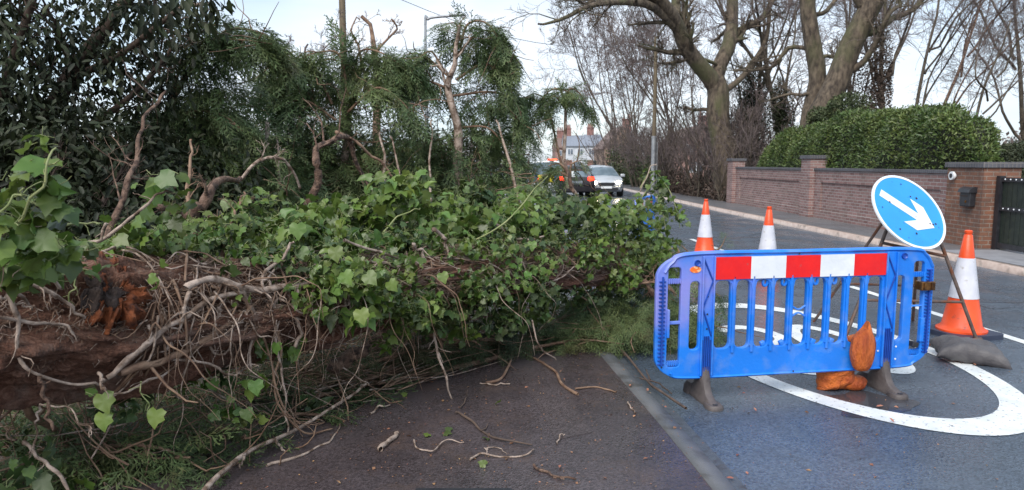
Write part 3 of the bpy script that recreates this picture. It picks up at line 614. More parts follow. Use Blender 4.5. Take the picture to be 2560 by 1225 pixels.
# ------------------------------------------------------------------ bare trees on the right
def limbs_tree(name, limbs, bark, label, seed, lv=((9, .45), (7, .42), (6, .42)), base=None, up=.12, ang=.75, twig=True, sides=10, extra_mat=None, cat='bare tree', minr=.006, taper=.6):
    r = rng_(seed); e = empty(name, base if base is not None else tuple(limbs[0][0][0]), label=label, cat=cat); o = np.array(e.location)
    main, K = [], 16
    for pts, r0, r1 in limbs:
        q, rr = path_tube(np.array(pts), r0, r1, K, .035 if r0 > .14 else .07, r, .07); main.append((q-o, rr))
    Pm = np.vstack([a for a, _ in main]); Rm = np.vstack([b_ for _, b_ in main])
    tubes('trunk', [(Pm, Rm, sides)], bark, e)
    cur = (Pm[1:] if len(Pm) > 1 else Pm, Rm[1:] if len(Pm) > 1 else Rm); gs = []
    for i, (c, lf) in enumerate(lv):
        p, rd = grow(cur[0], cur[1], r, c, lf, ang=ang, up=up, K=6 if i < 2 else 4, rf=.42, tmin=.22 if i else .3, wob=.24, taper=taper)
        rd = np.maximum(rd, minr*(.9 if i > 1 else 1)); gs.append((p, rd, [6, 4, 3, 3, 3][i])); cur = (p, rd)
    tubes('branches', gs, extra_mat or bark, e)
    return e
# large forked tree: trunk then two main limbs and their forks
D = 29.0
tr = lambda L_, d=D: [P(x, y, d+dd) for x, y, dd in L_]
limbs_tree('forked_bare_tree', [
  (tr([(1815, 470, 0), (1808, 400, 0), (1800, 300, 0), (1790, 225, 0), (1785, 195, 0)]), .50, .40),
  (tr([(1788, 215, 0), (1745, 160, -.4), (1710, 110, -.8), (1690, 60, -1.2), (1660, 15, -1.8), (1600, -60, -2.5)]), .36, .20),
  (tr([(1790, 210, 0), (1800, 165, .2), (1822, 110, .6), (1832, 40, 1), (1830, -60, 1.4)]), .34, .22),
  (tr([(1712, 112, -.8), (1698, 50, 0), (1690, 0, .6), (1680, -90, 1)]), .24, .16),
  (tr([(1690, 70, -1.2), (1640, 25, -2), (1570, 5, -3), (1480, 5, -4), (1400, 40, -5), (1345, 60, -5.5)]), .17, .03),
  (tr([(1700, 60, -1), (1655, 20, -1), (1600, -10, -2), (1520, -15, -3), (1440, 0, -3.5)]), .14, .04),
  (tr([(1822, 110, .6), (1850, 75, 1), (1900, 50, 1.5), (1930, 0, 2), (1960, -60, 2)]), .17, .08),
  (tr([(1800, 235, 0), (1850, 200, .6), (1890, 150, 1), (1915, 90, 1.6), (1925, 0, 2)]), .15, .06),
  (tr([(1790, 160, 0), (1750, 148, -.5), (1700, 155, -.8), (1665, 160, -1), (1660, 150, -1)]), .07, .04),
  (tr([(1780, 272, 0), (1740, 270, .2), (1710, 272, .2)]), .08, .05)],
  MAT['barkA'], 'big mossy bare tree forking into two limbs at the end of the brick wall', 21, lv=((11, .36), (8, .42), (6, .42)), up=.02, sides=12)
limbs_tree('leaning_bare_tree', [
  (tr([(2040, 420, 0), (2055, 300, 0), (2095, 220, 0), (2130, 130, 0), (2165, 50, 0), (2205, -30, 0), (2260, -120, 0)], 24), .50, .27),
  (tr([(2150, 90, 0), (2210, 60, .5), (2270, 30, 1), (2330, -40, 1)], 24), .16, .06),
  (tr([(2110, 190, 0), (2160, 120, -.5), (2200, 60, -1), (2250, 0, -1)], 24), .12, .05),
  (tr([(2170, 40, 0), (2130, -20, 0), (2110, -80, 0)], 24), .18, .1)],
  MAT['barkA'], 'thick bare trunk leaning to the right above the laurel hedge', 22, lv=((10, .36), (7, .42), (6, .42)), sides=12)
limbs_tree('upright_bare_tree', [
  (tr([(2010, 420, 0), (2022, 300, 0), (2045, 200, 0), (2035, 120, 0), (2028, 40, 0), (2025, -60, 0), (2030, -160, 0)], 25), .34, .22),
  (tr([(2040, 140, 0), (1990, 130, .5), (1930, 160, 1), (1880, 180, 1.5), (1840, 175, 2)], 25), .09, .04),
  (tr([(2042, 150, 0), (2080, 145, .5), (2120, 130, 1)], 25), .08, .04),
  (tr([(2030, 60, 0), (2070, 20, .5), (2110, -40, 1)], 25), .10, .05),
  (tr([(2030, 240, 0), (1980, 235, .4), (1920, 250, 1)], 25), .07, .03)],
  MAT['barkA'], 'upright bare trunk just left of the thick leaning one', 23, lv=((9, .40), (7, .42), (6, .42)), sides=12)
r = rng_(31)
def slim(name, px, py0, top, d, r0, label, seed, lean=0, bark='barkB', lv=((10, .42), (9, .45), (7, .45)), n=3, group=None, up=.12):
    r = rng_(seed); base = P(px, py0, d); L_ = []
    tx, ty = top
    L_.append(([base, P(px+(tx-px)*.25, py0+(ty-py0)*.35, d), P(px+(tx-px)*.6, py0+(ty-py0)*.7, d), P(tx, ty, d+.5)], r0, r0*.35))
    for k in range(n+2):
        t = r.uniform(.12, .6); q = np.array([px+(tx-px)*t, py0+(ty-py0)*t]); s = r.uniform(-1, 1)
        L_.append(([P(q[0], q[1], d), P(q[0]+s*60+lean*30, q[1]-90, d+r.uniform(-.8, .8)), P(q[0]+s*110+lean*90, q[1]-210, d+r.uniform(-1.5, 1.5)), P(q[0]+s*150+lean*150, q[1]-330, d+r.uniform(-2, 2))], r0*.55, r0*.15))
    e = limbs_tree(name, L_, MAT[bark], label, seed, lv=lv, sides=7, minr=.0038*d/20, extra_mat=MAT['barkC'] if bark != 'barkA' else None, up=up)
    if group: e['group'] = group
    return e
gt = 'bare trees behind the laurel hedge'
slim('bare_tree', 2270, 420, (2360, -80), 22, .065, 'slender many branched bare tree right of the thick leaning trunk', 41, lean=.9, group=gt)
slim('bare_tree', 2330, 430, (2480, -60), 21, .06, 'reddish bare tree leaning right above the highest part of the laurel hedge', 42, lean=1, bark='redbr', group=gt)
slim('bare_tree', 2400, 430, (2560, 20), 20, .05, 'thin bare tree arching right over the end of the laurel hedge', 43, lean=1, group=gt)
slim('bare_tree', 2560, 440, (2520, -60), 27, .10, 'bare tree at the right edge of the photo behind the conifer hedge', 44, lean=-.6, group=gt, n=4)
slim('bare_tree', 1895, 430, (1910, -60), 33, .11, 'ivy clad slim bare tree nearest to the forked tree on its right', 45, lean=.2, group=gt)
slim('bare_tree', 1955, 430, (1880, 0), 31, .14, 'slim bare tree standing left of the upright trunk', 46, lean=-.3, group=gt)
slim('bare_tree', 2200, 430, (2230, -60), 30, .12, 'dark bare tree directly behind the thick leaning trunk', 47, lean=.2, group=gt)
slim('bare_tree', 2130, 420, (2100, -80), 34, .11, 'farthest bare tree seen between the upright and leaning trunks', 48, lean=0, group=gt)
# ivy columns and scrub behind the hedge
def bush(name, blobs, m, n, size, tmpl, label, cat='bush', seed=1, stems=None, group=None, droop=0, out=.6, up=.2, stemmat=None):
    r = rng_(seed); b0 = blobs[0][0]; e = empty(name, (b0[0], b0[1], 0), label=label, cat=cat, group=group); o = np.array(e.location)
    tot = sum(w[1][0]*w[1][1]+w[1][0]*w[1][2]+w[1][1]*w[1][2] for w in blobs); Pp, A, U = [], [], []
    for c, rad in blobs:
        k = int(n*(rad[0]*rad[1]+rad[0]*rad[2]+rad[1]*rad[2])/tot)+3
        p, d = clump(r, c, rad, k); lm = blob_lump(d, r, .35)[:, None]; p = np.asarray(c)+(p-np.asarray(c))*lm
        Pp.append(p); A.append(nrm(d*out+rand_dirs(r, k)*.7+np.array([0, 0, -droop]))); U.append(nrm(d*.6+rand_dirs(r, k)*.6+np.array([0, 0, up+.3])))
    Pp, A, U = np.vstack(Pp), np.vstack(A), np.vstack(U)
    link('foliage', scatter_mesh('foliage', *tmpl, Pp-o, A, U, r.uniform(.6, 1.3, len(Pp))*size), m, e)
    if stems: tubes('stems', [(np.vstack([s[0]-o for s in stems]), np.vstack([s[1] for s in stems]), 6)] + [(lambda g_: (g_[0], g_[1], 4))(grow(np.vstack([s[0]-o for s in stems]), np.vstack([s[1] for s in stems]), r, 6, .35))], stemmat or MAT['barkB'], e)
    return e
bush('ivy_column', [(P(1875, 330, 32), (.7, .7, 2.2)), (P(1885, 240, 32), (.55, .55, 1.6))], MAT['darkleaf'], 13000, .09, QUAD, 'dark ivy covered trunk beside the forked tree', seed=51, cat='ivy')
bush('ivy_column', [(P(1960, 300, 30), (.35, .35, 1.3)), (P(1945, 260, 30), (.3, .3, .9))], MAT['darkleaf'], 6000, .085, QUAD, 'short ivy column left of the upright trunk', seed=52, cat='ivy')
bush('ivy_column', [(P(2170, 250, 25), (.6, .6, 1.6)), (P(2205, 200, 25), (.35, .4, 1.7))], MAT['twigdk'], 7000, .08, QUAD, 'brown tangle of ivy right of the leaning trunk', seed=53, cat='ivy')
bush('moss_bush', [(P(2110, 275, 22), (.7, .6, .5)), (P(2060, 290, 22), (.5, .5, .3))], MAT['cypdk'], 9000, .07, QUAD, 'olive green bush at the foot of the leaning trunk', seed=54)
# the bare thicket between the wall and the lamp column
def shrub_proto(seed, h=3.4):
    r = rng_(seed); e = empty('bare_shrub', (0, 0, 0), cat='shrub'); M_ = 15
    a = r.uniform(0, 2*PI, M_); b0 = np.stack([r.uniform(-.6, .6, M_), r.uniform(-.6, .6, M_), np.full(M_, -.05)], 1)
    out = [b0]; d = nrm(np.stack([np.cos(a)*.32, np.sin(a)*.32, np.ones(M_)], 1)); p = b0; ln = h*r.uniform(.6, 1.15, M_)
    for k in range(7): d = nrm(d+r.normal(0, .10, (M_, 3))); p = p+d*(ln/7)[:, None]; out.append(p)
    Pm = np.stack(out, 1); Rm = r.uniform(.018, .045, M_)[:, None]*np.linspace(1, .35, 8)[None]
    g1 = grow(Pm, Rm, r, 9, .36, ang=.7, up=.15); g2 = grow(g1[0], g1[1], r, 6, .42, ang=.8, up=.1, K=4)
    tubes('stems', [(Pm, Rm, 5)], MAT['barkB'], e); tubes('twigs', [(g1[0], np.maximum(g1[1], .008), 3), (g2[0], np.maximum(g2[1], .0065), 3)], MAT['barkC'], e)
    return e
def dup(root, loc, rz=0, sc=1.0, label=None, group=None):
    r_ = root.copy(); COL.objects.link(r_); r_.location = loc; r_.rotation_euler = (0, 0, rz); r_.scale = (sc, sc, sc)
    if label: r_['label'] = label
    if group: r_['group'] = group
    for ch in list(root.children):
        c = ch.copy(); COL.objects.link(c); c.parent = r_
        for g_ in ch.children:
            d_ = g_.copy(); COL.objects.link(d_); d_.parent = c
    return r_
r = rng_(60); protos = [shrub_proto(61), shrub_proto(62, 3.9)]
spots = [(8.9, 28.2, 1.0), (9.2, 30, 1.15), (8.6, 32, 1.0), (9.5, 34, 1.2), (8.4, 36, 1.1), (8.3, 39, 1.15), (9.0, 42, 1.2), (8.1, 45, 1.2), (10.2, 31, 1.3), (10.4, 36, 1.4), (7.9, 50, 1.3), (9.5, 48, 1.4), (8.0, 56, 1.3), (11.8, 33, 1.4), (12.2, 29.5, 1.2)]
for i, (x, y, s) in enumerate(spots):
    lab = 'leafless brown shrub in the tangled thicket beyond the brick wall'
    if i < 2: o = protos[i]; o.location = (x, y, 0); o.scale = (s, s, s); o['label'] = lab; o['group'] = 'leafless shrubs of the roadside thicket'
    else: dup(protos[i % 2], (x, y, 0), r.uniform(0, 6), s, lab, 'leafless shrubs of the roadside thicket')
bush('undergrowth_bush', [((8.3, 41, .8), (1.0, 1.5, 1.1)), ((8.6, 46, .9), (1.2, 2.0, 1.4)), ((7.9, 50, 1), (1.3, 2, 1.5))], MAT['cypdk'], 9000, .16, QUAD, 'dark brown green bush behind the tall pole at the roadside', seed=55)
bush('undergrowth_bush', [((8.7, 29, .3), (.5, 1.5, .5)), ((8.6, 33, .3), (.5, 2, .6)), ((8.5, 37, .4), (.5, 2, .7))], MAT['twigdk'], 7000, .12, QUAD, 'low brown brambles at the foot of the bare thicket', seed=56)
slim('bare_tree', 1600, 470, (1560, 190), 48, .08, 'fine twigged bare tree left of the tall thin pole', 71, lean=-.2, n=5, lv=((9, .42), (8, .45), (6, .42)), group='bare trees beside the tall thin pole')
slim('bare_tree', 1690, 470, (1640, 150), 40, .08, 'fine twigged bare tree right of the tall thin pole', 72, lean=-.2, n=5, lv=((9, .42), (8, .45), (6, .42)), group='bare trees beside the tall thin pole')
slim('bare_tree', 1735, 460, (1730, 190), 38, .07, 'thin bare tree between the tall pole and the forked tree', 74, lean=-.1, n=4, group='bare trees beside the tall thin pole')
slim('bare_tree', 1545, 440, (1530, 240), 70, .16, 'small distant bare tree in front of the tan house', 73, lean=0, n=5, group='bare trees beside the tall thin pole')
bush('distant_woodland', [((26+8*k, 62+((k*7) % 5)*5, 1.5), (6, 4, 2.6+.5*(k % 3))) for k in range(7)] + [((70+9*k, 75, 2), (7, 4, 3)) for k in range(4)], MAT['barkC'], 16000, .5, QUAD, 'low belt of brown winter woodland far off on the right', seed=57, cat='woodland')['kind'] = 'stuff'
bush('distant_woodland', [((-14-7*k, 75, 2.0), (6, 4, 3.4)) for k in range(8)] + [((-3-2*k, 120, 2), (6, 4, 3)) for k in range(5)], MAT['barkC'], 12000, .5, QUAD, 'dark belt of winter trees far off on the left', seed=58, cat='woodland')['kind'] = 'stuff'
# ------------------------------------------------------------------ poles
e = empty('telegraph_pole', tuple(P(868, 470, 25)[:2])+(0,), label='thick wooden telegraph pole rising behind the fallen conifers', cat='pole')
b = MB(); b.tube([(0, 0, -.1), (0, 0, 3), (0, 0, 9.5)], [.15, .13, .105], 14); b.build('shaft', MAT['wood'], e, auto=40)
b = MB(); b.box((.16, -.02, 5.9), (.05, .05, .3), bev=.01); b.box((-.14, -.05, 4.2), (.1, .06, .1)); b.build('step_bracket', MAT['metal'], e)
e = empty('street_lamp', tuple(P(1069, 470, 27)[:2])+(0,), label='slim grey street lamp with a long bent arm above the fallen conifers', cat='street lamp')
b = MB(); zt = P(1069, 45, 27)[2]
b.tube(smooth_path([(0, 0, 0), (0, 0, 3), (0, 0, zt-.25), (.10, 0, zt-.05), (.35, 0, zt+.03), (1.25, 0, zt+.1)], 26), [.075]*8+[.05]*18, 8); b.build('column', MAT['metal'], e, auto=50)
b = MB(); b.box((1.2, 0, zt+.11), (.62, .2, .09), bev=.03); b.build('lamp_head', MAT['metal'], e)
pt = P(1632, 480, 34); zt = P(1632, 92, 34)[2]
e = empty('street_pole', (pt[0], pt[1], 0), label='tall thin roadside pole with a pale lower sleeve in front of the thicket', cat='pole')
b = MB(); b.tube([(0, 0, 2.2), (0, 0, 5), (-.02, 0, zt)], [.10, .09, .08], 10); b.build('shaft', MAT['wood'], e, auto=50)
b = MB(); b.tube([(0, 0, 0), (0, 0, 2.9)], .115, 12); b.tube([(.16, 0, 0), (.16, 0, 2.6)], .03, 6); b.build('sleeve', MAT['metal'], e, auto=50)
b = MB(); b.box((0, -.12, zt-.35), (.05, .08, .5)); b.build('bracket', MAT['metal'], e)
b = MB(); w0, w1 = P(1634, 110, 34), P(868, -60, 25)
wp = [w0*(1-t)+w1*t-np.array([0, 0, 1.0*math.sin(PI*t)]) for t in np.linspace(0, 1, 16)]
b.tube(wp, .011, 4); tag(b.build('telephone_wire', MAT['black']), label='thin telephone wire sagging across the sky between the two tall poles', cat='wire')

# ------------------------------------------------------------------ far houses
def house(px0, px1, d, depth, eave, ridge, wm, rm, label, gable=False, chim=(), wins=(), rz=0, doors=()):
    a, c = P(px0, 430, d), P(px1, 430, d); w = c[0]-a[0]
    e = empty('house', ((a[0]+c[0])/2, d+depth/2, 0), rz, label=label, cat='house')
    b = MB()
    if gable: b.prism([(-w/2, 0), (w/2, 0), (w/2, eave), (0, ridge), (-w/2, eave)], -depth/2, depth/2)
    else: b.prism([(-depth/2, 0), (depth/2, 0), (depth/2, eave), (0, ridge), (-depth/2, eave)], -w/2, w/2, plane='YZ')
    b.build('wall', wm, e)
    b = MB(); t = .14; k = .25
    if gable:
        for s in (-1, 1): b.prism([(0, ridge+t), (0, ridge+.01), (s*(w/2+k), eave-k*(ridge-eave)/(w/2)+.01), (s*(w/2+k), eave-k*(ridge-eave)/(w/2)+t)], -depth/2-k, depth/2+k)
    else:
        for s in (-1, 1): b.prism([(0, ridge+t), (0, ridge+.01), (s*(depth/2+k), eave-k*(ridge-eave)/(depth/2)+.01), (s*(depth/2+k), eave-k*(ridge-eave)/(depth/2)+t)], -w/2-k*.2, w/2+k*.2, plane='YZ')
    rf = b.build('roof', rm, e)
    for (fx, n) in chim:
        b = MB(); b.box((fx*w, 0, ridge+.35), (1.1, .6, 1.7)); b.box((fx*w, 0, ridge+1.24), (1.25, .75, .12)); ch = b.build('chimney', MAT['chim'], rf)
        for q in range(n):
            b = MB(); b.lathe([(.13, 0), (.10, .55), (.12, .6), (0, .6)], 8, (fx*w-.36+.72*q/max(n-1, 1), 0, ridge+1.3)); b.build('chimney_pot', MAT['pinkbr'], rf)
    yf = -depth/2
    for (fx, z, ww, hh) in wins:
        b = MB(); b.box((fx*w, yf-.03, z), (ww, .08, hh)); wf = b.build('window', MAT['wfr'], e)
        b = MB(); b.box((fx*w-ww*.23, yf-.075, z), (ww*.4, .02, hh*.86)); b.box((fx*w+ww*.23, yf-.075, z), (ww*.4, .02, hh*.86)); b.build('pane', MAT['win'], wf)
    for fx in doors:
        b = MB(); b.box((fx*w, yf-.04, 1.05), (.95, .08, 2.1), bev=.02); b.build('door', MAT['chim'], e)
    return e
house(1412, 1466, 112, 9, 4.3, 6.0, MAT['render'], MAT['slate'], 'pale rendered far house with a slate roof and the leftmost big chimney', chim=((-.28, 4),), wins=((-.25, 3.4, .9, 1.0), (.2, 3.4, .9, 1.0), (.1, 1.3, 1.2, 1.2)), doors=(-.3,))
house(1466.5, 1512, 112, 9, 4.35, 6.15, MAT['render'], MAT['slate'], 'pale rendered far house with a row of chimney pots beside the tan house', chim=((-.15, 5),), wins=((-.25, 3.4, .9, 1.0), (.25, 3.4, .9, 1.0), (.2, 1.3, 1.2, 1.2)), doors=(-.3,))
house(1388, 1411, 118, 9, 4.2, 5.9, MAT['pinkbr'], MAT['tile'], 'far brick house at the left end of the pale terrace', chim=((.2, 3),), wins=((0, 3.3, .7, .9),))
house(1510, 1600, 88, 11, 3.6, 6.1, MAT['renderb'], MAT['tile'], 'tan brick gabled house behind small bare trees', gable=True, chim=((.30, 2),), wins=((-.2, 2.9, .8, .9), (.15, 2.9, .8, .9), (-.2, 1.2, 1.1, 1.0)), doors=(.15,))
house(1680, 1830, 72, 10, 3.3, 5.4, MAT['pinkbr'], MAT['tile'], 'pinkish brick house half hidden behind the bare thicket', gable=True, chim=((.22, 2),), wins=((-.2, 3.0, .9, 1.0), (.12, 3.0, .9, 1.0), (-.1, 1.2, 1.4, 1.1)))

# ------------------------------------------------------------------ vehicles
CAR = [(-2.10, .42, .66, .74, .78, .62), (-2.04, .28, .86, .83, .95, .70), (-1.88, .22, .94, .87, 1.22, .63), (-1.55, .20, .95, .88, 1.42, .60), (-.7, .20, .94, .885, 1.48, .61), (.15, .20, .93, .885, 1.46, .60), (.45, .20, .93, .885, 1.38, .61), (1.12, .20, .92, .88, .98, .76), (1.70, .22, .86, .86, .90, .72), (1.98, .26, .74, .80, .79, .64), (2.10, .36, .60, .68, .66, .52)]
VAN = [(-2.45, .45, .9, .88, 1.0, .86), (-2.42, .30, 1.0, .93, 1.9, .84), (-2.35, .25, 1.05, .95, 1.98, .82), (-1.0, .25, 1.05, .95, 2.02, .82), (.9, .25, 1.05, .95, 2.0, .80), (1.15, .25, 1.05, .95, 1.9, .80), (1.8, .25, 1.02, .94, 1.15, .82), (2.3, .30, .9, .90, .98, .74), (2.42, .40, .7, .8, .75, .6)]
def car(name, loc, rz, prof, paint, label, cat, cab=(2, 7), rear_on=False, front_on=False, h=1.0):
    e = empty(name, loc, rz, label=label, cat=cat); pr = np.array(prof); n = len(pr); rings = []
    for (y, zb, zm, hw, zt, ht) in prof:
        half = [(hw*.90, zb), (hw, zb+.16), (hw*1.0, zm-.14), (hw*.965, zm), (ht, zt-.03), (ht*.55, zt+.015), (0, zt+.03)]
        rings.append([(x, y, z) for x, z in half]+[(-x, y, z) for x, z in half[-2::-1]])
    K = len(rings[0]); v = [p for r_ in rings for p in r_]
    body, side, fr = [], [], []
    for i in range(n-1):
        for j in range(K-1):
            f = (i*K+j, i*K+j+1, (i+1)*K+j+1, (i+1)*K+j)
            if j in (3, K-5) and cab[0] <= i < cab[1]-1: side.append(f)
            elif 4 <= j <= K-6 and i in (cab[1]-1, 1 if prof is CAR else 0): fr.append(f)
            elif 4 <= j <= K-6 and prof is CAR and i == cab[1]-2 and False: fr.append(f)
            else: body.append(f)
    body += [tuple(range(K))[::-1], tuple((n-1)*K+j for j in range(K))]; body += [(i*K, (i+1)*K, (i+1)*K+K-1, i*K+K-1) for i in range(n-1)]
    def mk(nm, fs, m, sm=True):
        used = sorted({i for f in fs for i in f}); ix = {a: q for q, a in enumerate(used)}
        me = bpy.data.meshes.new(nm); me.from_pydata([v[a] for a in used], [], [tuple(ix[a] for a in f) for f in fs]); me.update()
        o = link(nm, me, m, e); bm = bmesh.new(); bm.from_mesh(me); bmesh.ops.recalc_face_normals(bm, faces=bm.faces); bm.to_mesh(me); bm.free()
        me.polygons.foreach_set('use_smooth', [True]*len(me.polygons)); me.set_sharp_from_angle(angle=R(35)); return o
    mk('body', body, paint); mk('side_windows', side, MAT['glass'])
    mid = [f for f in fr if f[0]//K == cab[1]-1]; rear = [f for f in fr if f[0]//K != cab[1]-1]
    mk('windscreen', mid, MAT['glass']); mk('rear_window', rear, MAT['glass'])
    wy = 1.35 if prof is CAR else 1.5
    for sx in (-1, 1):
        for y in (-wy+.05, wy):
            wh = MB(); X = sx*(prof[4][3]-.10)
            wh.tube([(X-.11, y, .32), (X+.115, y, .32)], .32, 20); w_ = wh.build('wheel', MAT['tyre'], e, auto=40)
            wh = MB(); wh.tube([(X+sx*.10-.01, y, .32), (X+sx*.125, y, .32)], .2, 14); wh.build('rim', MAT['metal'], w_, auto=40)
        b = MB(); b.box((sx*(prof[4][3]+.12), .82 if prof is CAR else 1.35, 1.0 if prof is CAR else 1.25), (.22, .12, .15), bev=.04); b.build('mirror', paint, e)
    yf = prof[-1][0]; yr = prof[0][0]
    for sx in (-1, 1):
        b = MB(); b.box((sx*.60, yf-.10, .67), (.30, .16, .15), rot=(0, 0, -sx*.5), bev=.05); b.build('headlight', MAT['hlamp'] if front_on else MAT['glass'], e, auto=60)
        b = MB(); b.box((sx*.66, yr+.06, .88), (.30, .14, .20), rot=(0, 0, sx*.4), bev=.05); b.build('tail_light', MAT['tlamp'] if rear_on else MAT['chim'], e, auto=60)
    b = MB(); b.prism([(-.42, .62), (-.30, .50), (.30, .50), (.42, .62), (.36, .68), (-.36, .68)], yf-.06, yf+.015); b.build('grille', MAT['black'], e)
    b = MB(); b.prism([(-.62, .40), (-.5, .30), (.5, .30), (.62, .40), (.5, .44), (-.5, .44)], yf-.16, yf+.005); b.build('bumper_intake', MAT['black'], e)
    b = MB(); b.box((0, yf+.02, .455), (.52, .02, .11)); b.build('number_plate', MAT['vanw'], e)
    b = MB(); b.box((0, yr-.01, .72), (.52, .02, .11)); b.build('number_plate', MAT['slate'] if prof is CAR else MAT['yellow'], e)
    return e
p = G(1512, 492); car('parked_car', (p[0], p[1]+2, 0), PI+.03, CAR, MAT['silver'], 'silver hatchback facing us with both headlights lit', 'car', front_on=True)
p = G(1444, 494); car('parked_car', (p[0]+.05, p[1]+2.2, 0), -.04, CAR, MAT['carblk'], 'dark car seen from behind with red tail light lit beside the silver one', 'car', rear_on=True)
p = G(1385, 489); v_ = car('response_van', (p[0], p[1]+5.5, 0), -.05, VAN, MAT['vanw'], 'white van with yellow and blue blocks and an orange roof beacon behind the branches', 'van', cab=(3, 6), rear_on=True)
b = MB(); b.box((.2, -1.9, 2.09), (.5, .2, .10), bev=.03); b.build('beacon', MAT['blamp'], v_)
for k in range(6):
    b = MB(); b.box((-.72+.29*k, -2.466, .92+.0*k), (.285, .02, .42)); b.build('reflective_panel', MAT['yellow'] if k % 2 else MAT['bblue'], v_)
v_.scale = (1, 1, .86)
# warning triangle and temporary red signal seen through the branches
sp = P(1287, 414, 21); e = empty('warning_sign', (sp[0], sp[1], 0), label='red bordered triangular warning sign glimpsed through the branches', cat='road sign')
b = MB(); tri = lambda s, dz=0: [(-s, -s*.577+dz), (s, -s*.577+dz), (0, s*1.155+dz)]
b.prism([(x, z+sp[2]) for x, z in tri(.19)], -.01, .01); b.build('red_triangle', MAT['rlamp'] if False else MAT['red'], e)
b = MB(); b.prism([(x, z+sp[2]) for x, z in tri(.085)], -.016, -.011); b.build('white_panel', MAT['white'], e)
b = MB(); b.tube([(0, .03, 0), (0, .03, sp[2]+.05)], .025, 8); b.build('post', MAT['metal'], e)
sp = P(1240, 353, 24); e = empty('traffic_signal', (sp[0], sp[1], 0), label='portable traffic signal showing red among the conifer branches', cat='traffic light')
b = MB(); b.box((0, .08, sp[2]-.25), (.28, .16, .8), bev=.02); b.build('housing', MAT['black'], e)
for k, m_ in enumerate((MAT['rlamp'], MAT['black'], MAT['black'])):
    b = MB(); b.lathe([(.085, 0), (.07, .02), (0, .03)], 14, (0, -.001, sp[2]-.25*k), axis='Y'); o = b.build('lens', m_, e)
b = MB(); b.tube([(0, .08, 0), (0, .08, sp[2]-.6)], .04, 8); b.box((0, .08, .04), (.5, .5, .08)); b.build('post', MAT['metal'], e)

# a person behind the silver car
pb = P(1486, 480, 37.5)
bm = bmesh.new(); vs = {}
def J(n, p, r_): vs[n] = (bm.verts.new(p), r_)
for n, p_, r_ in [('pel', (0, 0, .95), .15), ('sp', (0, 0, 1.15), .14), ('ch', (0, 0, 1.38), .17), ('nk', (0, 0, 1.54), .06), ('hd', (0, -.01, 1.66), .10), ('tp', (0, 0, 1.76), .085),
    ('hl', (.10, 0, .88), .095), ('kl', (.12, -.02, .48), .065), ('al', (.13, 0, .08), .045), ('tl', (.14, -.16, .04), .04), ('hr', (-.10, 0, .88), .095), ('kr', (-.12, -.02, .48), .065), ('ar', (-.13, .02, .08), .045), ('tr', (-.14, -.13, .04), .04),
    ('sl', (.19, 0, 1.44), .07), ('el', (.27, .02, 1.16), .05), ('wl', (.27, -.08, .92), .035), ('sr', (-.19, 0, 1.44), .07), ('er', (-.27, .02, 1.16), .05), ('wr', (-.25, -.10, .93), .035)]: J(n, p_, r_)
for a, c in [('pel', 'sp'), ('sp', 'ch'), ('ch', 'nk'), ('nk', 'hd'), ('hd', 'tp'), ('pel', 'hl'), ('hl', 'kl'), ('kl', 'al'), ('al', 'tl'), ('pel', 'hr'), ('hr', 'kr'), ('kr', 'ar'), ('ar', 'tr'), ('ch', 'sl'), ('sl', 'el'), ('el', 'wl'), ('ch', 'sr'), ('sr', 'er'), ('er', 'wr')]: bm.edges.new((vs[a][0], vs[c][0]))
me = bpy.data.meshes.new('person'); bm.verts.index_update(); rr_ = [(v_2[0].index, v_2[1]) for v_2 in vs.values()]; bm.to_mesh(me); bm.free()
pe = link('person', me, MAT['cloth'], None, True, (pb[0], pb[1], 0)); pe.modifiers.new('skin', 'SKIN')
if not me.skin_vertices: pass
for i_, r_ in rr_: me.skin_vertices[0].data[i_].radius = (r_, r_)
me.skin_vertices[0].data[0].use_root = True
sm_ = pe.modifiers.new('sub', 'SUBSURF'); sm_.levels = 2; sm_.render_levels = 2
tag(pe, 'person in dark clothes standing behind the roof of the silver car', 'person')

# ------------------------------------------------------------------ barrier
def plate(name, outline, holes, th, bev, m, parent, z0=0.0, smooth=True):
    cu = bpy.data.curves.new(name, 'CURVE'); cu.dimensions = '2D'; cu.fill_mode = 'BOTH'; cu.extrude = th/2-bev; cu.bevel_depth = bev; cu.bevel_resolution = 1
    for pl in [outline]+holes:
        s = cu.splines.new('POLY'); s.points.add(len(pl)-1); s.use_cyclic_u = True
        for q, (x, y) in zip(s.points, pl): q.co = (x, y, 0, 1)
    ob = bpy.data.objects.new(name, cu); COL.objects.link(ob); bpy.context.view_layer.update()
    me = bpy.data.meshes.new_from_object(ob.evaluated_get(bpy.context.evaluated_depsgraph_get())); bpy.data.objects.remove(ob); bpy.data.curves.remove(cu)
    me.transform(Matrix.Rotation(PI/2, 4, 'X')); me.transform(Matrix.Translation((0, z0, 0))); me.materials.clear()
    o = link(name, me, m, parent); me.name = name
    if smooth: me.polygons.foreach_set('use_smooth', [True]*len(me.polygons)); me.set_sharp_from_angle(angle=R(38))
    return o
def rrect(x0, x1, z0, z1, r0, r1=None, n=6):      # rounded rectangle, r0 bottom corners, r1 top corners
    r1 = r0 if r1 is None else r1; o = []
    for cx, cz, rr, a in ((x1-r0, z0+r0, r0, -90), (x1-r1, z1-r1, r1, 0), (x0+r1, z1-r1, r1, 90), (x0+r0, z0+r0, r0, 180)):
        o += [(cx+rr*math.cos(R(a+90*i/n)), cz+rr*math.sin(R(a+90*i/n))) for i in range(n+1)]
    return o
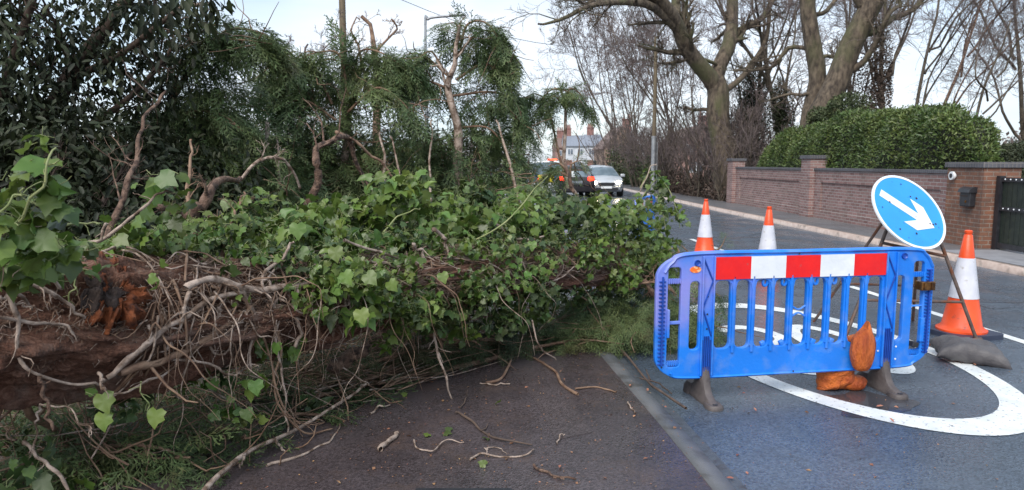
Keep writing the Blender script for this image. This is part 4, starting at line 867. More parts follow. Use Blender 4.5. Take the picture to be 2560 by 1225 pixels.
def barrier(loc, rz, label, full=True):
    e = empty('road_barrier', loc, rz, label=label, cat='barrier', group=None)
    Wd, Z0, Z1 = 2.04, .170, 1.0
    m, md = MAT['blue'], MAT['blued']
    # outline with softly rounded shoulders
    out = [(.17, Z0), (Wd-.17, Z0)]
    out = []
    def arcs(cx, cz, rx, rz_, a0, a1, n=9): return [(cx+rx*math.cos(R(a)), cz+rz_*math.sin(R(a))) for a in np.linspace(a0, a1, n)]
    out += arcs(Wd-.22, Z0+.15, .22, .15, -90, 0) + arcs(Wd-.21, Z1-.14, .21, .14, 0, 90) + arcs(.24, Z1-.15, .24, .15, 90, 180) + arcs(.20, Z0+.15, .20, .15, 180, 270)
    zs0, zs1 = .352, .828
    p0, p1 = .400, 1.655                        # between the posts
    pitch = (p1-p0)/9; sl = .030
    holes = [rrect(.070, .172, Z0+.07, Z1-.075, .03), rrect(.225, .305, zs0, zs1, .035), rrect(Wd-.295, Wd-.215, zs0, zs1, .035), rrect(Wd-.160, Wd-.065, Z0+.07, Z1-.075, .03)]
    for k in range(9):
        a = p0+k*pitch+(sl/2 if k else .004); c = p0+(k+1)*pitch-(sl/2 if k < 8 else .004); holes.append(rrect(a, c, zs0, zs1, .045))
    plate('panel', out, holes, .036, .006, m, e)
    # top rail lip and bottom lip, proud of the panel
    b = MB()
    tp = [(.05, -.0, .885), (.10, 0, .95), (.24, 0, Z1+.004), (1.0, 0, Z1+.006), (Wd-.21, 0, Z1+.004), (Wd-.07, 0, .965), (Wd-.01, 0, .88)]
    b.tube(smooth_path(tp, 40), .016, 8, sq=1.9); b.build('top_rail', m, e, auto=50)
    b = MB(); b.tube(smooth_path([(.10, 0, .205), (.22, 0, Z0-.002), (1, 0, Z0-.004), (Wd-.24, 0, Z0-.002), (Wd-.1, 0, .20)], 30), .014, 8, sq=1.9); b.build('bottom_rail', m, e, auto=50)
    # rims round the slots (dark shadow lines are real ridges)
    slats = MB()
    for k in range(1, 9):
        x = p0+k*pitch; slats.box((x, -.022, (zs0+zs1)/2), (.020, .016, zs1-zs0+.05), bev=.005); slats.box((x, .022, (zs0+zs1)/2), (.020, .016, zs1-zs0+.05), bev=.005)
        slats.prism([(x-.021, zs1-.02), (x-.004, zs1-.10), (x+.004, zs1-.10), (x+.021, zs1-.02)], -.026, .026)
        slats.prism([(x-.021, zs0+.02), (x-.004, zs0+.08), (x+.004, zs0+.08), (x+.021, zs0+.02)], -.026, .026)
    slats.build('slats', m, e)
    for x in (.352, Wd-.338):                   # the two posts with diagonal bracing
        b = MB(); w = .078
        b.box((x, 0, (Z0+Z1)/2), (w, .046, Z1-Z0-.012), bev=.005)
        b.box((x-w/2, -.020, (Z0+Z1)/2), (.011, .040, Z1-Z0-.02), bev=.003); b.box((x+w/2, -.020, (Z0+Z1)/2), (.011, .040, Z1-Z0-.02), bev=.003)
        po = b.build('post', m, e)
        b = MB(); zz = [Z1-.03, .825, .64, .45]; s = 1
        for i in range(3):
            b.tube([(x-s*w*.42, -.028, zz[i]), (x+s*w*.42, -.028, zz[i+1])], .0055, 6); s = -s
        for i in range(5): b.box((x-.028+.014*i, -.028, .30), (.006, .014, .25+(.05 if i in (1, 2, 3) else 0)))
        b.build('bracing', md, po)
    if full:
        for x_, n_, dz in ((.035, 22, .0265), (Wd-.033, 26, .0235)):     # ribbed ends that hook to the next barrier
            b = MB()
            for k in range(n_): b.box((x_, -.020, .27+dz*k), (.046, .016, .010), bev=.003)
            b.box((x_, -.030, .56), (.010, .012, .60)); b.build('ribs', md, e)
        for zc in (.825, .268):
            for xa, xc, w_ in ((.083, .121, .106), (Wd-.150, Wd-.112, .10)):
                b = MB()
                for k in range(6): b.box((xa+.0155*k, 0, zc), (.008, .034, .034), bev=.002)
                b.box((xc, 0, zc), (w_, .02, .018)); b.build('end_rung', m, e)
        b = MB(); b.box((.121, 0, .545), (.108, .026, .020), bev=.004); b.box((.078, -.02, .545), (.018, .03, .19), bev=.004); b.build('end_rung', m, e)
        b = MB(); b.box((Wd-.112, 0, .600), (.098, .026, .010), bev=.003); b.build('end_rung', m, e)
        b = MB(); b.box((Wd-.072, -.02, .43), (.03, .03, .17), bev=.004); b.build('hook_plate', m, e)
        b = MB(); mid = p0+4.5*pitch
        for zc in (.575, .61): b.tube(smooth_path([(mid-.052, 0, zc+(.02 if zc > .6 else -.02)), (mid, 0, zc-(.006 if zc > .6 else -.006)), (mid+.052, 0, zc+(.02 if zc > .6 else -.02))], 9), .007, 6)
        b.build('centre_link', m, e)
        for kx in (3, 4, 5, 6):                 # little hooks at slat tops and feet
            x = p0+kx*pitch; s = -1 if kx < 5 else 1
            b = MB(); b.tube(smooth_path([(x+s*.02, 0, zs1+.01), (x+s*.035, 0, zs1-.045), (x+s*.058, 0, zs1-.045), (x+s*.062, 0, zs1-.01)], 12), .011, 6); b.build('hook', m, e, auto=60); b = MB(); b.box((x+s*.045, 0, zs0+.02), (.034, .03, .045), rot=(0, s*.4, 0), bev=.006); b.build('hook', m, e, auto=60)
        b = MB()
        for (x, z) in ((Wd-.40, .29), (Wd-.26, .315), (Wd-.26, .225)):
            b.lathe([(.007, 0), (.006, .004), (0, .005)], 10, (x, -.0185, z), axis='Y')
        b.build('rivets', MAT['white'], e)
        b = MB()
        for (x, z) in ((.04, .84), (.04, .25), (.352, .72), (.352, .60), (.352, .50), (1.0, Z1-.006), (.995, Z0+.008), (Wd-.45, .93)):
            b.lathe([(.006, 0), (.006, .002), (0, .002)], 8, (x, -.026, z), axis='Y')
        b.build('bolt_holes', MAT['black'], e)
        b = MB(); b.lathe([(.022, 0), (.02, .012), (.012, .004), (0, .004)], 14, (.275, -.018, .945), axis='Y'); b.lathe([(.022, 0), (.02, .012), (.012, .004), (0, .004)], 14, (Wd-.24, -.018, .96), axis='Y'); b.build('lugs', md, e)
    # reflective board
    b = MB(); bw = (1.665-.398)/5; 
    for k in range(5): b.box((.398+bw*(k+.5), -.024, .907), (bw-.0004, .012, .150), mi=k % 2)
    b.build('reflective_board', [MAT['red'], MAT['white']], e)
    if full:
        b = MB(); b.prism([(.262+.040*math.cos(a), .902+.022*math.sin(a)) for a in th[::6]], -.0215, -.018); b.build('sticker', MAT['sticker'], e)
        b = MB(); b.box((Wd-.056, -.012, .745), (.108, .075, .062), bev=.006); b.box((Wd-.085, -.052, .745), (.02, .012, .05)); b.box((Wd-.03, -.052, .745), (.016, .012, .05)); b.build('clamp', MAT['brass'], e)
        b = MB(); b.box((Wd-.115, -.01, .325), (.05, .05, .038), rot=(0, .25, 0), bev=.006); b.build('clip', MAT['black'], e)
    for x, sgn in ((.352, 1), (Wd-.338, -1)):    # moulded feet that straddle the barrier line
        b = MB()
        def loft(secs, nn_=12):
            rings = []
            for (cx, cy, z, a, c) in secs: rings.append([b.b.verts.new((cx+a*math.copysign(abs(math.cos(t))**.7, math.cos(t)), cy+c*math.copysign(abs(math.sin(t))**.7, math.sin(t)), z)) for t in np.linspace(0, 2*PI, nn_, endpoint=False)])
            for i in range(len(rings)-1):
                for j in range(nn_): b.b.faces.new((rings[i][j], rings[i][(j+1) % nn_], rings[i+1][(j+1) % nn_], rings[i+1][j]))
            b.b.faces.new(rings[0][::-1]); b.b.faces.new(rings[-1])
        loft([(x, 0, .0, .044, .22), (x, 0, .020, .046, .22), (x, 0, .032, .040, .19), (x, .02, .06, .040, .13), (x, .02, .10, .038, .095), (x, .015, .15, .040, .070), (x, .01, .24, .036, .04)])
        loft([(x, -.160, .0, .056, .070), (x, -.160, .018, .056, .070), (x, -.16, .030, .05, .06)])
        loft([(x, .18, .0, .056, .06), (x, .18, .05, .052, .055), (x, .155, .085, .04, .05)])
        f_ = b.build('foot', MAT['rubber'], e, auto=45)
        b = MB(); b.lathe([(.017, .0), (.017, .004), (0, .004)], 12, (x, -.185, .030)); b.build('foot_hole', MAT['black'], f_)
    return e
F1, F2 = G(1757, 1000), G(2233, 972)
ex = nrm((F2-F1)[:2]); scale_b = np.linalg.norm((F2-F1)[:2])/(2.04-.338-.352)
o_ = F1[:2]-ex*.352
BR = math.atan2(ex[1], ex[0]); print('barrier foot gap factor', scale_b)
bar = barrier((o_[0], o_[1], 0), BR, 'blue plastic road barrier with red and white board standing on the wet road')
def onbar(u, y, z): c, s = math.cos(BR), math.sin(BR); return (o_[0]+c*u-s*y, o_[1]+s*u+c*y, z)
fb = barrier((1.98, 11.3, 0), 1.22, 'second blue barrier far behind, glimpsed through the ivy at the road edge', full=False)

# sandbags -----------------------------------------------------------------
def bag(name, loc, rot, dims, m, label, seed, neck=True, mid=None, pinch=.25, cat='sandbag'):
    r = rng_(seed); n1, n2 = 40, 28; v = []
    for i in range(n1+1):
        t = i/n1; ph = PI*t
        wx = (math.sin(ph)**.55)
        for j in range(n2):
            a = 2*PI*j/n2; sx = math.copysign(abs(math.cos(a))**.8, math.cos(a)); sz = math.copysign(abs(math.sin(a))**.9, math.sin(a))
            L_ = -math.cos(ph)
            fl = 1+.07*math.sin(9*a+3*t)*math.sin(ph)+.05*math.sin(5*a+8*t)
            ends = (abs(L_)**6)
            x = L_*dims[0]/2; y = sx*dims[1]/2*wx*fl*(1+.10*ends); z = sz*dims[2]/2*(math.sin(ph)**.8)*fl*(1-.3*ends)
            if mid: z += mid*math.sin(ph)
            v.append((x, y, z))
    f = [(i*n2+j, i*n2+(j+1) % n2, (i+1)*n2+(j+1) % n2, (i+1)*n2+j) for i in range(n1) for j in range(n2)]
    me = bpy.data.meshes.new(name); me.from_pydata(v, [], f); me.update()
    o = link(name, me, m, None, True, loc, rot)
    return tag(o, label, cat) if label else o
def pillow(name, loc, rot, half, m, label, seed):
    n = 34; v = []; f = []; g_ = np.linspace(-1, 1, n); rr = rng_(seed)
    for s in (1, -1):
        for a in g_:
            for c in g_:
                ear = 1+.10*(abs(a)*abs(c))**3-.07*(1-abs(a*c))*(max(abs(a), abs(c))**2)
                h_ = max(0, (1-a**4)*(1-c**4))**.45
                z = s*half[2]*h_*(1+.10*math.sin(5*a+3*c+seed)+.07*math.sin(9*c-4*a))
                if s < 0: z = max(z, -half[2]*.75)
                pu = .03*math.sin(16*a+2)*abs(c)**3+.03*math.sin(14*c)*abs(a)**3
                v.append((a*half[0]*ear, c*half[1]*ear, z+pu*half[2]*3-.35*half[2]*(abs(a)**3)))
    N = n*n
    for o in (0, N):
        for i in range(n-1):
            for j in range(n-1):
                q = (o+i*n+j, o+(i+1)*n+j, o+(i+1)*n+j+1, o+i*n+j+1); f.append(q if o == 0 else q[::-1])
    bmm = bmesh.new(); me = bpy.data.meshes.new(name); me.from_pydata(v, [], f); bmm.from_mesh(me); bmesh.ops.remove_doubles(bmm, verts=bmm.verts, dist=.0008); bmm.to_mesh(me); bmm.free()
    return tag(link(name, me, m, None, True, loc, rot), label, 'sandbag')
# orange bag: one lobe hangs over the panel, the other rests on the road behind it
e = empty('sandbag', onbar(1.45, .0, 0), BR, label='orange cloth sandbag slung over the foot of the blue barrier', cat='sandbag')
def lobe(name, c, ax_, ay, az, seed, top=None, squash=0):
    r = rng_(seed); n1, n2 = 34, 40; v = []
    for i in range(n1+1):
        ph = PI*i/n1; s, zc = math.sin(ph), math.cos(ph)
        for j in range(n2):
            a = 2*PI*j/n2
            fold = 1+.035*math.sin(7*a+2.2*zc+seed)*s+.03*math.sin(12*a-4*zc)*s+.02*math.sin(19*a+zc*3)
            rr = s**.62
            x = math.cos(a)*ax_*rr*fold; y = math.sin(a)*ay*rr*fold; z = zc*az
            if top and zc > .55: k = (zc-.55)/.45; x = x*(1-.35*k)+top[0]*k*k; z += top[1]*k*k*max(0, 1-abs(math.cos(a)-.4))
            if squash and zc < -.35: k = (-zc-.35)/.65; x *= 1+.25*k; z = z+squash*k
            v.append((x+c[0], y+c[1], z+c[2]))
    f = [(i*n2+j, i*n2+(j+1) % n2, (i+1)*n2+(j+1) % n2, (i+1)*n2+j) for i in range(n1) for j in range(n2)]
    me = bpy.data.meshes.new(name); me.from_pydata(v, [], f); me.update(); return link(name, me, MAT['bago'], e, True)
lobe('hanging_lobe', (.03, -.075, .320), .086, .06, .150, 3, top=(.02, .055))
rl = pillow('resting_lobe', (-.045, .075, .118), (PI/2-.12, .06, .1), (.135, .125, .085), MAT['bago'], None, 7); rl.parent = e; del rl['category']
lobe('resting_fold', (.06, .03, .052), .085, .06, .052, 9)
b = MB(); b.tube(smooth_path([(.03, -.06, .34), (.03, -.02, .375), (.02, .03, .365), (.0, .08, .28), (-.02, .09, .16)], 14), [.02, .026, .03, .03, .034, .034, .034, .04, .045, .05, .06, .06, .06, .06], 10, sq=1.7); b.build('strap', MAT['bago'], e, auto=80)

# cones --------------------------------------------------------------------
def cone(loc, label, s=1.0, rz=0, dirty=False):
    e = empty('traffic_cone', loc, rz, label=label, cat='traffic cone', group='traffic cones along the closed lane'); e.scale = (s, s, s)
    b = MB(); b.prism([(x, y) for x, y in rrect(-.26, .26, -.26, .26, .08)], .0, .045, plane='XY'); b.build('base', MAT['navy'], e)
    R_ = lambda z: .165-.135*((z-.07)/.93)
    b = MB(); b.lathe([(.215, .045), (.215, .062), (.190, .075), (R_(.10)+.008, .10), (R_(.36), .36)], 32); b.build('cone_skirt', MAT['orange'], e, auto=40); b = MB(); b.lathe([(R_(.74), .74), (R_(.96), .955), (.028, .962), (.034, .970), (.034, .995), (.024, 1.0), (.018, .985), (0, .985)], 32); b.build('cone_tip', MAT['orange'], e, auto=40)
    b = MB(); b.lathe([(R_(.36)-.002, .36), (R_(.36)+.004, .362), (R_(.74)+.004, .738), (R_(.74)-.002, .74)], 32); b.build('reflective_sleeve', MAT['conew'], e, auto=40)
    return e
g3 = G(2402, 836); c3 = cone((g3[0], g3[1], 0), 'nearest traffic cone beside the blue arrow sign', .985, .25)
sc_ = lambda px, d: (P(px, 600, d)[0], d, 0)
c2 = cone(sc_(1920, 9.75), 'traffic cone behind the middle of the blue barrier', 1.0, .1)
c1 = cone(sc_(1762, 11.8), 'farthest traffic cone just right of the ivy', 1.0, .4)

# arrow sign ---------------------------------------------------------------
DS = P(2272, 529, 6.15); fc = G(2275, 846)
e = empty('arrow_sign', (DS[0], DS[1]+.1, 0), label='round blue keep right sign with white arrow on a rusty folding frame', cat='road sign'); eo = np.array(e.location)
n_cam = np.array([.28, .46, .84]); n_cam /= np.linalg.norm(n_cam)    # right, up, towards the camera
nw = n_cam[0]*np.array([1, 0, 0]) + n_cam[1]*np.array([0, sp_, cp]) + n_cam[2]*np.array([0, -cp, sp_])
NZ = Vector(nw); aim = Vector((0, 0, 1)); XA = aim.cross(NZ).normalized(); YA = NZ.cross(XA).normalized()
MS = Matrix((XA, YA, NZ)).transposed().to_4x4(); MS.translation = Vector(DS-eo)
def disc(name, r_, z0, z1, m, ring=None):
    b = MB(); pr = [(0, z0), (r_, z0), (r_, z1), (0, z1)] if ring is None else [(ring, z0), (r_, z0), (r_, z1), (ring, z1), (ring, z0)]
    b.lathe(pr, 64); o = b.build(name, m, e, auto=30); o.matrix_local = MS; return o
disc('disc', .372, -.006, .002, MAT['signb']); disc('white_border', .3745, -.008, .006, MAT['signw'], ring=.352); disc('back_plate', .36, -.014, -.008, MAT['signbk'])
b = MB(); ar = [(-.300, -.040), (.09, -.040), (-.02, -.150), (.115, -.150), (.262, 0), (.115, .150), (-.02, .150), (.09, .040), (-.300, .040)]
b.prism(ar, .003, .0055, plane='XY'); aw = b.build('arrow', MAT['signw'], e)
# work out the in-plane angle that points the arrow where the photograph shows it
v2 = P(2350, 585, 6.15)-P(2195, 475, 6.15); v2 = Vector(v2); vx, vy = v2.dot(XA), v2.dot(YA); aw.matrix_local = MS @ Matrix.Rotation(math.atan2(vy, vx)-.05, 4, 'Z')
b = MB()
for (x, y, s) in ((-.17, .10, .009), (.16, .13, .012), (.10, .15, .008), (-.04, -.22, .011), (-.20, -.17, .009), (.20, -.14, .011), (.235, -.135, .010), (.17, -.13, .009), (.06, .28, .007), (-.28, .05, .007)):
    b.lathe([(s, .0062), (0, .0068)], 7, (x, y, 0))
sp_o = b.build('tar_spots', MAT['black'], e); sp_o.matrix_local = MS
def leg(p, q, r_=.016, nm='leg'):
    b = MB(); b.tube([Vector(p)-Vector(eo), Vector(q)-Vector(eo)], r_, 8); return b.build(nm, MAT['rust'], e, auto=60)
at = lambda x, y, z=-.025: tuple(Vector(eo)+(MS @ Vector((x, y, z))))
fl, fr = G(2108, 858), G(2444, 856)
tl, trr = P(2222, 575, 6.27), P(2344, 590, 6.25)
tl2, tr2 = P(2245, 500, 6.32), P(2320, 520, 6.30)
leg(tl2, fl); leg(tr2, fr)
bl, br_ = np.array([fl[0]+.10, fl[1]+.85, 0]), np.array([fr[0]-.10, fr[1]+.85, 0])
leg(tl2+np.array([.03, .05, 0]), bl, .014, 'back_leg'); leg(tr2+np.array([-.03, .05, 0]), br_, .014, 'back_leg')
mixp = lambda a, c, t: np.array(a)*(1-t)+np.array(c)*t
leg(mixp(tl2, fl, .70), mixp(tr2, fr, .70), .013, 'crossbar'); leg(mixp(tl2, fl, .30), mixp(tr2, fr, .36), .014, 'crossbar'); leg(mixp(tl2, bl, .66), mixp(tr2, br_, .66), .012, 'crossbar')
leg(G(2320, 868)+np.array([0, 0, .03]), G(2452, 862)+np.array([0, 0, .05]), .018, 'foot_bar')
gb = G(2432, 905)
pillow('sandbag', (gb[0]-.01, gb[1]+.03, .085), (.10, .12, -.34), (.245, .165, .085), MAT['bagg'], 'dark grey sandbag lying against the foot of the nearest cone', 4)
# ------------------------------------------------------------------ the fallen tree
TA = [(-420, 835, 2.55, .33), (0, 824, 3.0, .31), (300, 812, 3.35, .30), (600, 776, 3.8, .255), (900, 732, 4.35, .21), (1200, 686, 5.1, .185), (1450, 664, 5.95, .165), (1630, 664, 6.7, .13)]
TP = smooth_path([P(a, b_, c) for a, b_, c, _ in TA], 200); TR = np.interp(np.linspace(0, 7, 200), range(8), [q[3] for q in TA])
Tpx = np.interp(np.linspace(0, 7, 200), range(8), [q[0] for q in TA])
Ttan = nrm(np.gradient(TP, axis=0)); Tside = nrm(np.cross(Ttan, [0, 0, 1.])); Tup = np.cross(Tside, Ttan)   # side points towards the camera side
if Tside[100][1] > 0: Tside = -Tside
def tsurf(t, phi, off=0.0):            # t 0..1 along the trunk, phi 0 = camera side, 90 = top (degrees)
    u = np.clip(np.asarray(t), 0, 1)*199; i = np.minimum(u.astype(int), 198); f = (u-i)[..., None]
    ip = lambda A: A[i]*(1-f)+A[i+1]*f
    a = np.radians(np.asarray(phi))[..., None]; r_ = (TR[i]*(1-f[..., 0])+TR[i+1]*f[..., 0])[..., None]
    n_ = np.cos(a)*ip(Tside)+np.sin(a)*ip(Tup)
    return ip(TP)+n_*(r_+np.asarray(off)[..., None] if np.ndim(off) else r_+off), n_
def tpx(px): return float(np.interp(px, Tpx, np.linspace(0, 1, 200)))
def tdep(px, off=.02):                 # depth of the trunk's camera side under that pixel column
    i = tpx(px)*199; return float(np.interp(i, range(200), TP[:, 1]-TR*.93))-off
ft = empty('fallen_tree', (float(TP[100][0]), float(TP[100][1]), 0), label='huge fallen tree trunk with torn bark lying across the pavement and road', cat='fallen tree'); fo = np.array(ft.location)
r = rng_(100)
n1, n2 = 640, 190
tt = np.linspace(0, 1, n1)[:, None]*np.ones((1, n2)); ph_ = np.ones((n1, 1))*np.linspace(0, 360, n2, endpoint=False)[None]
Lm = tt*6.2; an = np.radians(ph_)
rd = np.zeros_like(tt)
for k in range(26):
    m_ = r.integers(1, 7 if k < 10 else 22); w = r.normal(0, 2.2 if k < 10 else 7); p0 = r.uniform(0, 6.28); rd += (.0105 if k < 10 else .005)*np.sin(m_*an+w*Lm+p0+1.5*np.sin(Lm*r.uniform(.5, 2)+p0))
rd += .018*np.abs(np.sin(9*an+.9*Lm+2*np.sin(Lm*.8)))**2 + .010*np.abs(np.sin(17*an-1.3*Lm+np.sin(2.1*Lm)))
rd += -.022*np.exp(-(((ph_-328+18*np.sin(Lm))/10)**2))*np.ones_like(Lm) - .02*np.exp(-(((ph_-18-14*np.sin(Lm*1.2))/7)**2))
for k in range(7):
    m_ = r.integers(16, 44); ph0 = r.uniform(0, 6); wv = sum(r.uniform(.6, 1.6)*np.sin(r.uniform(.8, 5)*Lm+r.integers(1, 4)*an+r.uniform(0, 6)) for _ in range(4))
    rd += .0042*(1-2*np.abs(np.sin(.5*m_*an+.9*wv+ph0)))*(.5+.5*np.sin(r.uniform(2, 7)*Lm+r.integers(1, 5)*an+ph0))
rd += .006*(1-2*np.abs(np.sin(13*Lm+2.2*np.sin(3*an+2*Lm)+np.sin(9*an))))*(.5+.5*np.sin(4*an+3*Lm))
rd += r.normal(0, .0022, rd.shape)
kt = tpx(225); rd += -.07*np.exp(-((tt-kt)/.012)**2-((ph_-38)/9)**2)
sv, _ = tsurf(tt.ravel(), ph_.ravel(), rd.ravel())
f = [(i*n2+j, i*n2+(j+1) % n2, (i+1)*n2+(j+1) % n2, (i+1)*n2+j) for i in range(n1-1) for j in range(n2)]
tm_ = np_mesh('trunk', sv-fo, f); uvl = tm_.uv_layers.new(name='UVMap')
fi = np.array(f).ravel(); uu = Lm.ravel()[fi]; jj = (fi % n2).astype(float); jj = jj.reshape(-1, 4); wrapm = (jj.max(1)-jj.min(1)) > 5; jj[wrapm] = np.where(jj[wrapm] < 5, jj[wrapm]+n2, jj[wrapm])
uvl.data.foreach_set('uv', np.stack([uu, jj.ravel()/n2*1.8], 1).astype(np.float32).ravel())
link('trunk', tm_, MAT['barkuv'], ft, True)
b = MB(); 
for (end, idx) in ((0, 0), (199, (n1-1)*n2)):
    c = b.b.verts.new(Vector(TP[end]-fo+Ttan[end]*(.06 if end else -.06))); rg_ = [b.b.verts.new(Vector(sv[idx+j]-fo)) for j in range(n2)]
    for j in range(n2): b.b.faces.new((c, rg_[j], rg_[(j+1) % n2]))
b.build('broken_end', MAT['rot'], ft)
# ragged rotten knot hole
def patch(name, px, phi, rad, m, prof, seed, elong=1.6, n_r=22, n_a=64):
    r = rng_(seed); t0 = tpx(px); ln = 6.2; v = []
    AA = np.linspace(0, 2*PI, n_a, endpoint=False); jag = 1+.25*np.sin(AA*3+seed)+.16*np.sin(AA*7+2)+.12*np.sin(AA*13+seed)+r.normal(0, .07, n_a)
    T, PH, O = [], [], []
    for i in range(n_r):
        q = i/(n_r-1)
        for j in range(n_a):
            a = 2*PI*j/n_a; rr = rad*q*jag[j]
            T.append(t0+rr*elong*math.cos(a)/ln); PH.append(phi+math.degrees(rr*math.sin(a)/.30)); X_, Y_ = rr*math.cos(a)*90, rr*math.sin(a)*90; O.append(prof(q)*(1+.22*math.sin(.25*X_+.35*Y_+seed)+.18*math.sin(.7*X_-.2*Y_+2)+.12*math.sin(1.3*Y_+.5*X_))+r.normal(0, .004)*(1-q**4))
    p, _ = tsurf(np.array(T), np.array(PH), np.array(O))
    f = [(i*n_a+j, i*n_a+(j+1) % n_a, (i+1)*n_a+(j+1) % n_a, (i+1)*n_a+j) for i in range(n_r-1) for j in range(n_a)]
    return link(name, np_mesh(name, p-fo, f), m, ft, True)
patch('rotten_knot', 238, 36, .165, MAT['rot'], lambda q: .045*math.exp(-((q-.66)/.22)**2)-.05*(q > .95)-.02*(q < .3)+.028, 3, 1.1, n_r=34, n_a=120)
patch('rotten_edge', 160, 60, .055, MAT['rot'], lambda q: .04*(1-q*q), 5, 2.6)
patch('knot_hole', 195, 38, .10, MAT['hollow'], lambda q: .082-.03*q, 9, 1.4)
patch('rotten_knot', 1215, 35, .09, MAT['redbr'], lambda q: .05*(1-q*q), 6, 1.6)
patch('rotten_knot', 1010, 60, .09, MAT['redbr'], lambda q: .04*(1-q*q), 16, 2)

def pth(pts, r0, r1, m, name, parent, base, wob=.004, seed=1, sides=8, n=26, lump=.07):
    q, rr = path_tube([P(*p) if len(p) == 3 else P(p[0], p[1], tdep(p[0], .055)) for p in pts], r0, r1, n, wob, rng_(seed), lump)
    return tubes(name, [(q-base, rr, sides)], m, parent)
# limbs of the fallen tree
LB = [
 ([(462, 640, 4.1), (465, 600, 4.1), (482, 545, 4.15), (505, 515, 4.15), (530, 480, 4.2), (550, 455, 4.3), (600, 445, 4.5)], .052, .014, 'redbr'),
 ([(480, 545, 4.15), (440, 525, 4.1), (400, 515, 4.0), (360, 490, 4.0)], .030, .010, 'redbr'),
 ([(492, 530, 4.15), (470, 480, 4.2), (472, 400, 4.3), (480, 350, 4.4)], .014, .006, 'vinebr'),
 ([(755, 545, 5.2), (778, 495, 5.2), (792, 450, 5.2), (787, 400, 5.2), (800, 362, 5.3), (835, 342, 5.4), (870, 350, 5.6), (890, 400, 5.7), (915, 450, 5.8), (965, 540, 6)], .030, .014, 'redbr'),
 ([(250, 640, 4.2), (290, 520, 4.3), (320, 440, 4.4), (345, 400, 4.6), (352, 330, 4.7), (375, 275, 4.8), (415, 228, 5)], .022, .008, 'redbr'),
 ([(600, 450, 5), (640, 400, 5), (665, 390, 5), (690, 395, 5), (720, 408, 5.1), (750, 470, 5.2)], .013, .009, 'vine'),
 ([(840, 330, 5.6), (880, 350, 5.6), (930, 385, 5.7), (980, 440, 5.8)], .014, .009, 'vinebr'),
 ([(830, 930, 4.45), (880, 895, 4.5), (930, 860, 4.7), (980, 800, 4.9)], .050, .030, 'redbr'),
 ([(560, 660, 3.9), (580, 560, 4.1), (610, 480, 4.4)], .012, .006, 'vinebr'),
 ([(1570, 690, 6.3), (1580, 660, 6.3), (1600, 690, 6.2), (1640, 740, 6.1)], .035, .02, 'redbr'),
 ([(-40, 900, 2.8), (60, 1010, 3.1), (180, 1120, 3.5), (260, 1240, 3.4)], .022, .012, 'vinebr'),
 ([(980, 760, 5.0), (1100, 840, 5.2), (1250, 860, 5.6)], .06, .03, 'vinebr'),
 ([(1500, 680, 6.1), (1560, 720, 6.0), (1640, 700, 6.0), (1690, 740, 6.1)], .014, .006, 'vinebr'),
 ([(1490, 620, 6.2), (1550, 660, 6.0), (1620, 690, 6.0)], .012, .006, 'redbr'),
]
for i, (pts, a, c, m_) in enumerate(LB):
    q, rr = path_tube([P(*p) for p in pts], a, c, 34, .007, rng_(200+i), .16); q = q-fo
    g1 = grow(q, rr, rng_(240+i), 7, .22, ang=.9, K=6, rf=.4, wob=.28, up=0, tmin=.1); g2 = grow(g1[0], g1[1], rng_(270+i), 3, .5, ang=.8, K=4, wob=.3, up=-.05)
    tubes('branch', [(q, rr, 12), (g1[0], g1[1], 6), (g2[0], np.maximum(g2[1], .0014), 4)], MAT[m_], ft)
# shreds of bark and fibrous rootlets over the trunk
N = 6500; t = r.uniform(.05, .97, N); keep = r.random(N) < np.clip(.25+1.5*(t-.2), .18, 1); t = t[keep]; N = len(t)
phi = r.uniform(-20, 105, N)*(.6+.4*r.random(N)); K = 5
ang = r.normal(0, .25, N); ln = r.uniform(.04, .20, N); off0 = r.uniform(-.005, .03, N)
pts = []
for k in range(K):
    s = k/(K-1)-.5; pts.append(tsurf(t+ln*np.cos(ang)*s/6.2+r.normal(0, .0015, N), phi+np.degrees(ln*np.sin(ang)*s/.27)+r.normal(0, 2, N), off0+.020*np.abs(r.normal(0, 1, N)))[0])
Pt = np.stack(pts, 1)-fo; h = N//2
tubes('bark_fibres', [(Pt[:h], np.full((h, K), .0018), 3), ], MAT['vinebr'], ft); tubes('bark_fibres', [(Pt[h:], np.full((N-h, K), .0016), 3)], MAT['vine'], ft)

